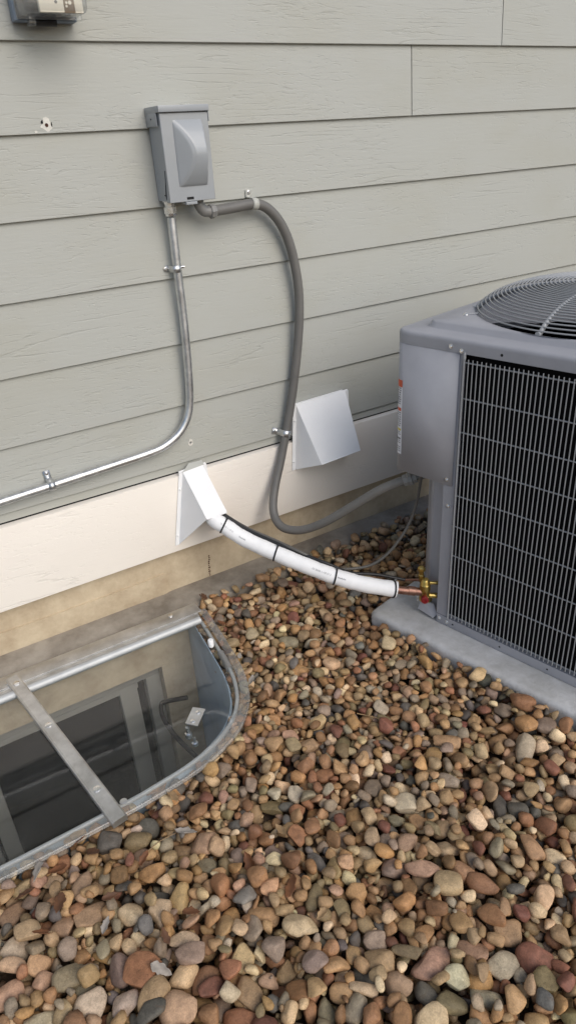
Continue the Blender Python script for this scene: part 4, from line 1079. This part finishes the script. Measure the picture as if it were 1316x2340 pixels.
ORD = ['leftmost', 'second from left', 'third from left', 'fourth from left', 'fifth from left', 'sixth from left', 'seventh from left', 'eighth from left', 'ninth from left']
for (sz, cw, shp, zn), ids in keys.items():
    ids.sort(key=lambda i: pp[i][0])
    for r_, i in enumerate(ids):
        s = stones[i]; o = bpy.data.objects.new('river_stone', hi_mesh[s['s']]); COL.objects.link(o)
        M = np.eye(4); M[:3, :3] = s['R']@np.diag(s['r']); M[:3, 3] = s['p']; o.matrix_world = Matrix(M.tolist())
        o.color = (*s['c'], 1)
        lb = f'{sz} {cw} {shp} river stone {zn}'
        if len(ids) > 1: lb += ', '+(ORD[r_] if r_ < len(ids)-1 or r_ == 0 else 'rightmost')
        tag(o, lb, 'stone', 'river stones in the gravel bed')
# all the rest: one bed
VV, FF, CC = [], [], []; off = 0
for i, s in enumerate(stones):
    if i in single: continue
    lod = 0 if in_view(*s['p'][:2], 0, 40) and s['p'][2] > -.030 and s['r'][0] > .006 else 1
    V, Fq = mid_np[s['s']][lod]; W = (V*np.array(s['r']))@s['R'].T+np.array(s['p'])
    VV.append(W); FF.append(Fq+off); CC.append(np.repeat(s['c'][None], len(V), 0)); off += len(V)
VV = np.concatenate(VV).astype(np.float32); FF = np.concatenate(FF).astype(np.int32); CC = np.concatenate(CC)
me = bpy.data.meshes.new('pebble_bed'); me.vertices.add(len(VV)); me.vertices.foreach_set('co', VV.ravel())
me.loops.add(FF.size); me.loops.foreach_set('vertex_index', FF.ravel()); me.polygons.add(len(FF))
me.polygons.foreach_set('loop_start', np.arange(0, FF.size, 3, dtype=np.int32)); me.update(calc_edges=True)
me.polygons.foreach_set('use_smooth', [True]*len(me.polygons))
at_ = me.attributes.new('stone_colour', 'FLOAT_COLOR', 'POINT'); at_.data.foreach_set('color', np.concatenate([CC, np.ones((len(CC), 1))], 1).astype(np.float32).ravel())
me.validate()
tag(link('pebble_bed', me, ST_BED), 'mixed brown, tan and grey river pebbles filling the gravel bed', 'gravel', kind='stuff')
print('stones', len(stones), 'single', len(single), 'tris', len(FF), 'mean h', float(H[H < 1].mean()))

# ------------------------------------------------------------------ dry leaves and twigs
def surf(x, y):
    ix, iy = int((x-GX0)/GS), int((y-GY0)/GS); w = H[max(0, iy-3):iy+4, max(0, ix-3):ix+4]; w = w[w < 1]; return float(w.max()) if w.size else .01
def leaf_mesh(seed, Lh=.028):
    q = random.Random(seed); NU, NVv = 9, 4; V = []; cu, cv = q.uniform(.3, 1.2), q.uniform(.5, 1.7); tw = q.uniform(-.7, .7)
    for i in range(NU+1):
        t = i/NU; w = .42*math.sin(math.pi*min(1, t**.8))**.75*(1+.22*math.sin(t*19+seed))+.015
        for j in range(-NVv, NVv+1):
            s = j/NVv; x = (t-.5)*2; y = s*w; z = .35*cu*(x*x)*.6+cv*y*y*1.0+.05*math.sin(9*x+seed)*abs(s)+tw*x*y
            V.append((Lh*x, Lh*y, Lh*z))
    W_ = 2*NVv+1; Fq = [[i*W_+j, i*W_+j+1, (i+1)*W_+j+1, (i+1)*W_+j] for i in range(NU) for j in range(2*NVv)]
    me = bpy.data.meshes.new('dry_leaf'); me.from_pydata(V, [], Fq); me.update(); me.polygons.foreach_set('use_smooth', [True]*len(me.polygons)); return me
LEAFM = [mat('leaf_brown', srgb('#5f3f28'), .7, var=.4, vscale=60), mat('leaf_rust', srgb('#73492b'), .7, var=.4, vscale=60), mat('leaf_pale', srgb('#a0835f'), .75, var=.3, vscale=60), mat('leaf_grey', srgb('#9c948a'), .8, var=.3, vscale=60)]
LW = ['curled dark brown', 'curled rust-brown', 'crisp pale tan', 'weathered grey']
spots = [(455, 1372, 0, 'beside the corner of the well cover frame'), (478, 1440, 2, 'beside the white peg on the well cover'), (505, 1440, 2, 'just right of the white peg'), (520, 1490, 0, 'right of the well cover rim'), (508, 1428, 1, 'above the white peg'), (560, 1530, 2, 'at the bulge of the well cover rim'), (566, 1575, 2, 'below the rim bulge of the well cover'), (395, 1822, 2, 'at the front of the well cover'), (345, 1850, 1, 'beside the golden stones below the cross bar'), (215, 1955, 0, 'in a hollow below the cross bar'), (130, 1985, 1, 'near the left end of the well rim'), (95, 2010, 3, 'at the left below the well rim'), (255, 2060, 0, 'among stones at lower left'), (140, 2075, 0, 'among the pink stones at left'), (240, 2105, 3, 'beside the tan stones at lower left'), (380, 2150, 0, 'above the large orange stone'), (100, 2140, 1, 'above the pale round stone at left'), (372, 2225, 3, 'right of the large orange stone'), (440, 2095, 1, 'among stones at lower middle left'), (570, 1960, 1, 'upright beside the red stones'), (640, 1890, 2, 'left of the gravel centre'), (735, 2100, 2, 'standing beside the cream stone'), (665, 2030, 1, 'among the red stones at lower centre'), (545, 1430, 0, 'below the ledge corner'), (425, 1905, 3, 'below the dark round stones'), (330, 1960, 1, 'right of the dark hollow'), (497, 1412, 1, 'right of the hinge tube end'), (535, 1462, 0, 'above the rim sleeve on the gravel'), (548, 1505, 3, 'right of the rim sleeve'), (575, 1555, 3, 'tucked beside the rim, third below the sleeve'), (570, 1625, 2, 'at the lower right of the rim curve'), (470, 1385, 0, 'right of the flange end screw'), (180, 1930, 1, 'between stones left of the cross bar foot'), (60, 2050, 0, 'above the pink slab at far left')]
for i, (u, v, ci, where) in enumerate(spots):
    g0 = atZ(u, v, .018); z = surf(g0[0], g0[1])
    me = leaf_mesh(i, random.uniform(.016, .026)); o = link('dry_leaf', me, LEAFM[ci]); md = o.modifiers.new('solid', 'SOLIDIFY'); md.thickness = .0005
    o.location = (g0[0], g0[1], z+.006); o.rotation_euler = (random.uniform(-.7, .7), random.uniform(-.6, .6), random.uniform(0, 6.28))
    tag(o, f'{LW[ci]} dry leaf {where}', 'leaf', 'dry leaves in the gravel')
for i, (u0, v0, u1, v1, where) in enumerate([(322, 1945, 400, 1893, 'below the dark grey stones'), (815, 1625, 905, 1652, 'near the far slate stones'), (690, 1510, 740, 1530, 'in the far gravel'), (488, 1338, 500, 1333, 'on the concrete ledge')]):
    a, b = atZ(u0, v0, .03), atZ(u1, v1, .03); a[2] = surf(a[0], a[1])+.003; b[2] = surf(b[0], b[1])+.003
    m_ = (a+b)/2+np.array([.004, .003, .004]); pth = catmull([a, m_, b], 6)
    o = tube('dry_twig', pth, np.linspace(.0013, .0006, len(pth)), LEAFM[2], None, 5); tag(o, f'thin dry straw twig lying {where}', 'twig', 'dry twigs in the gravel')
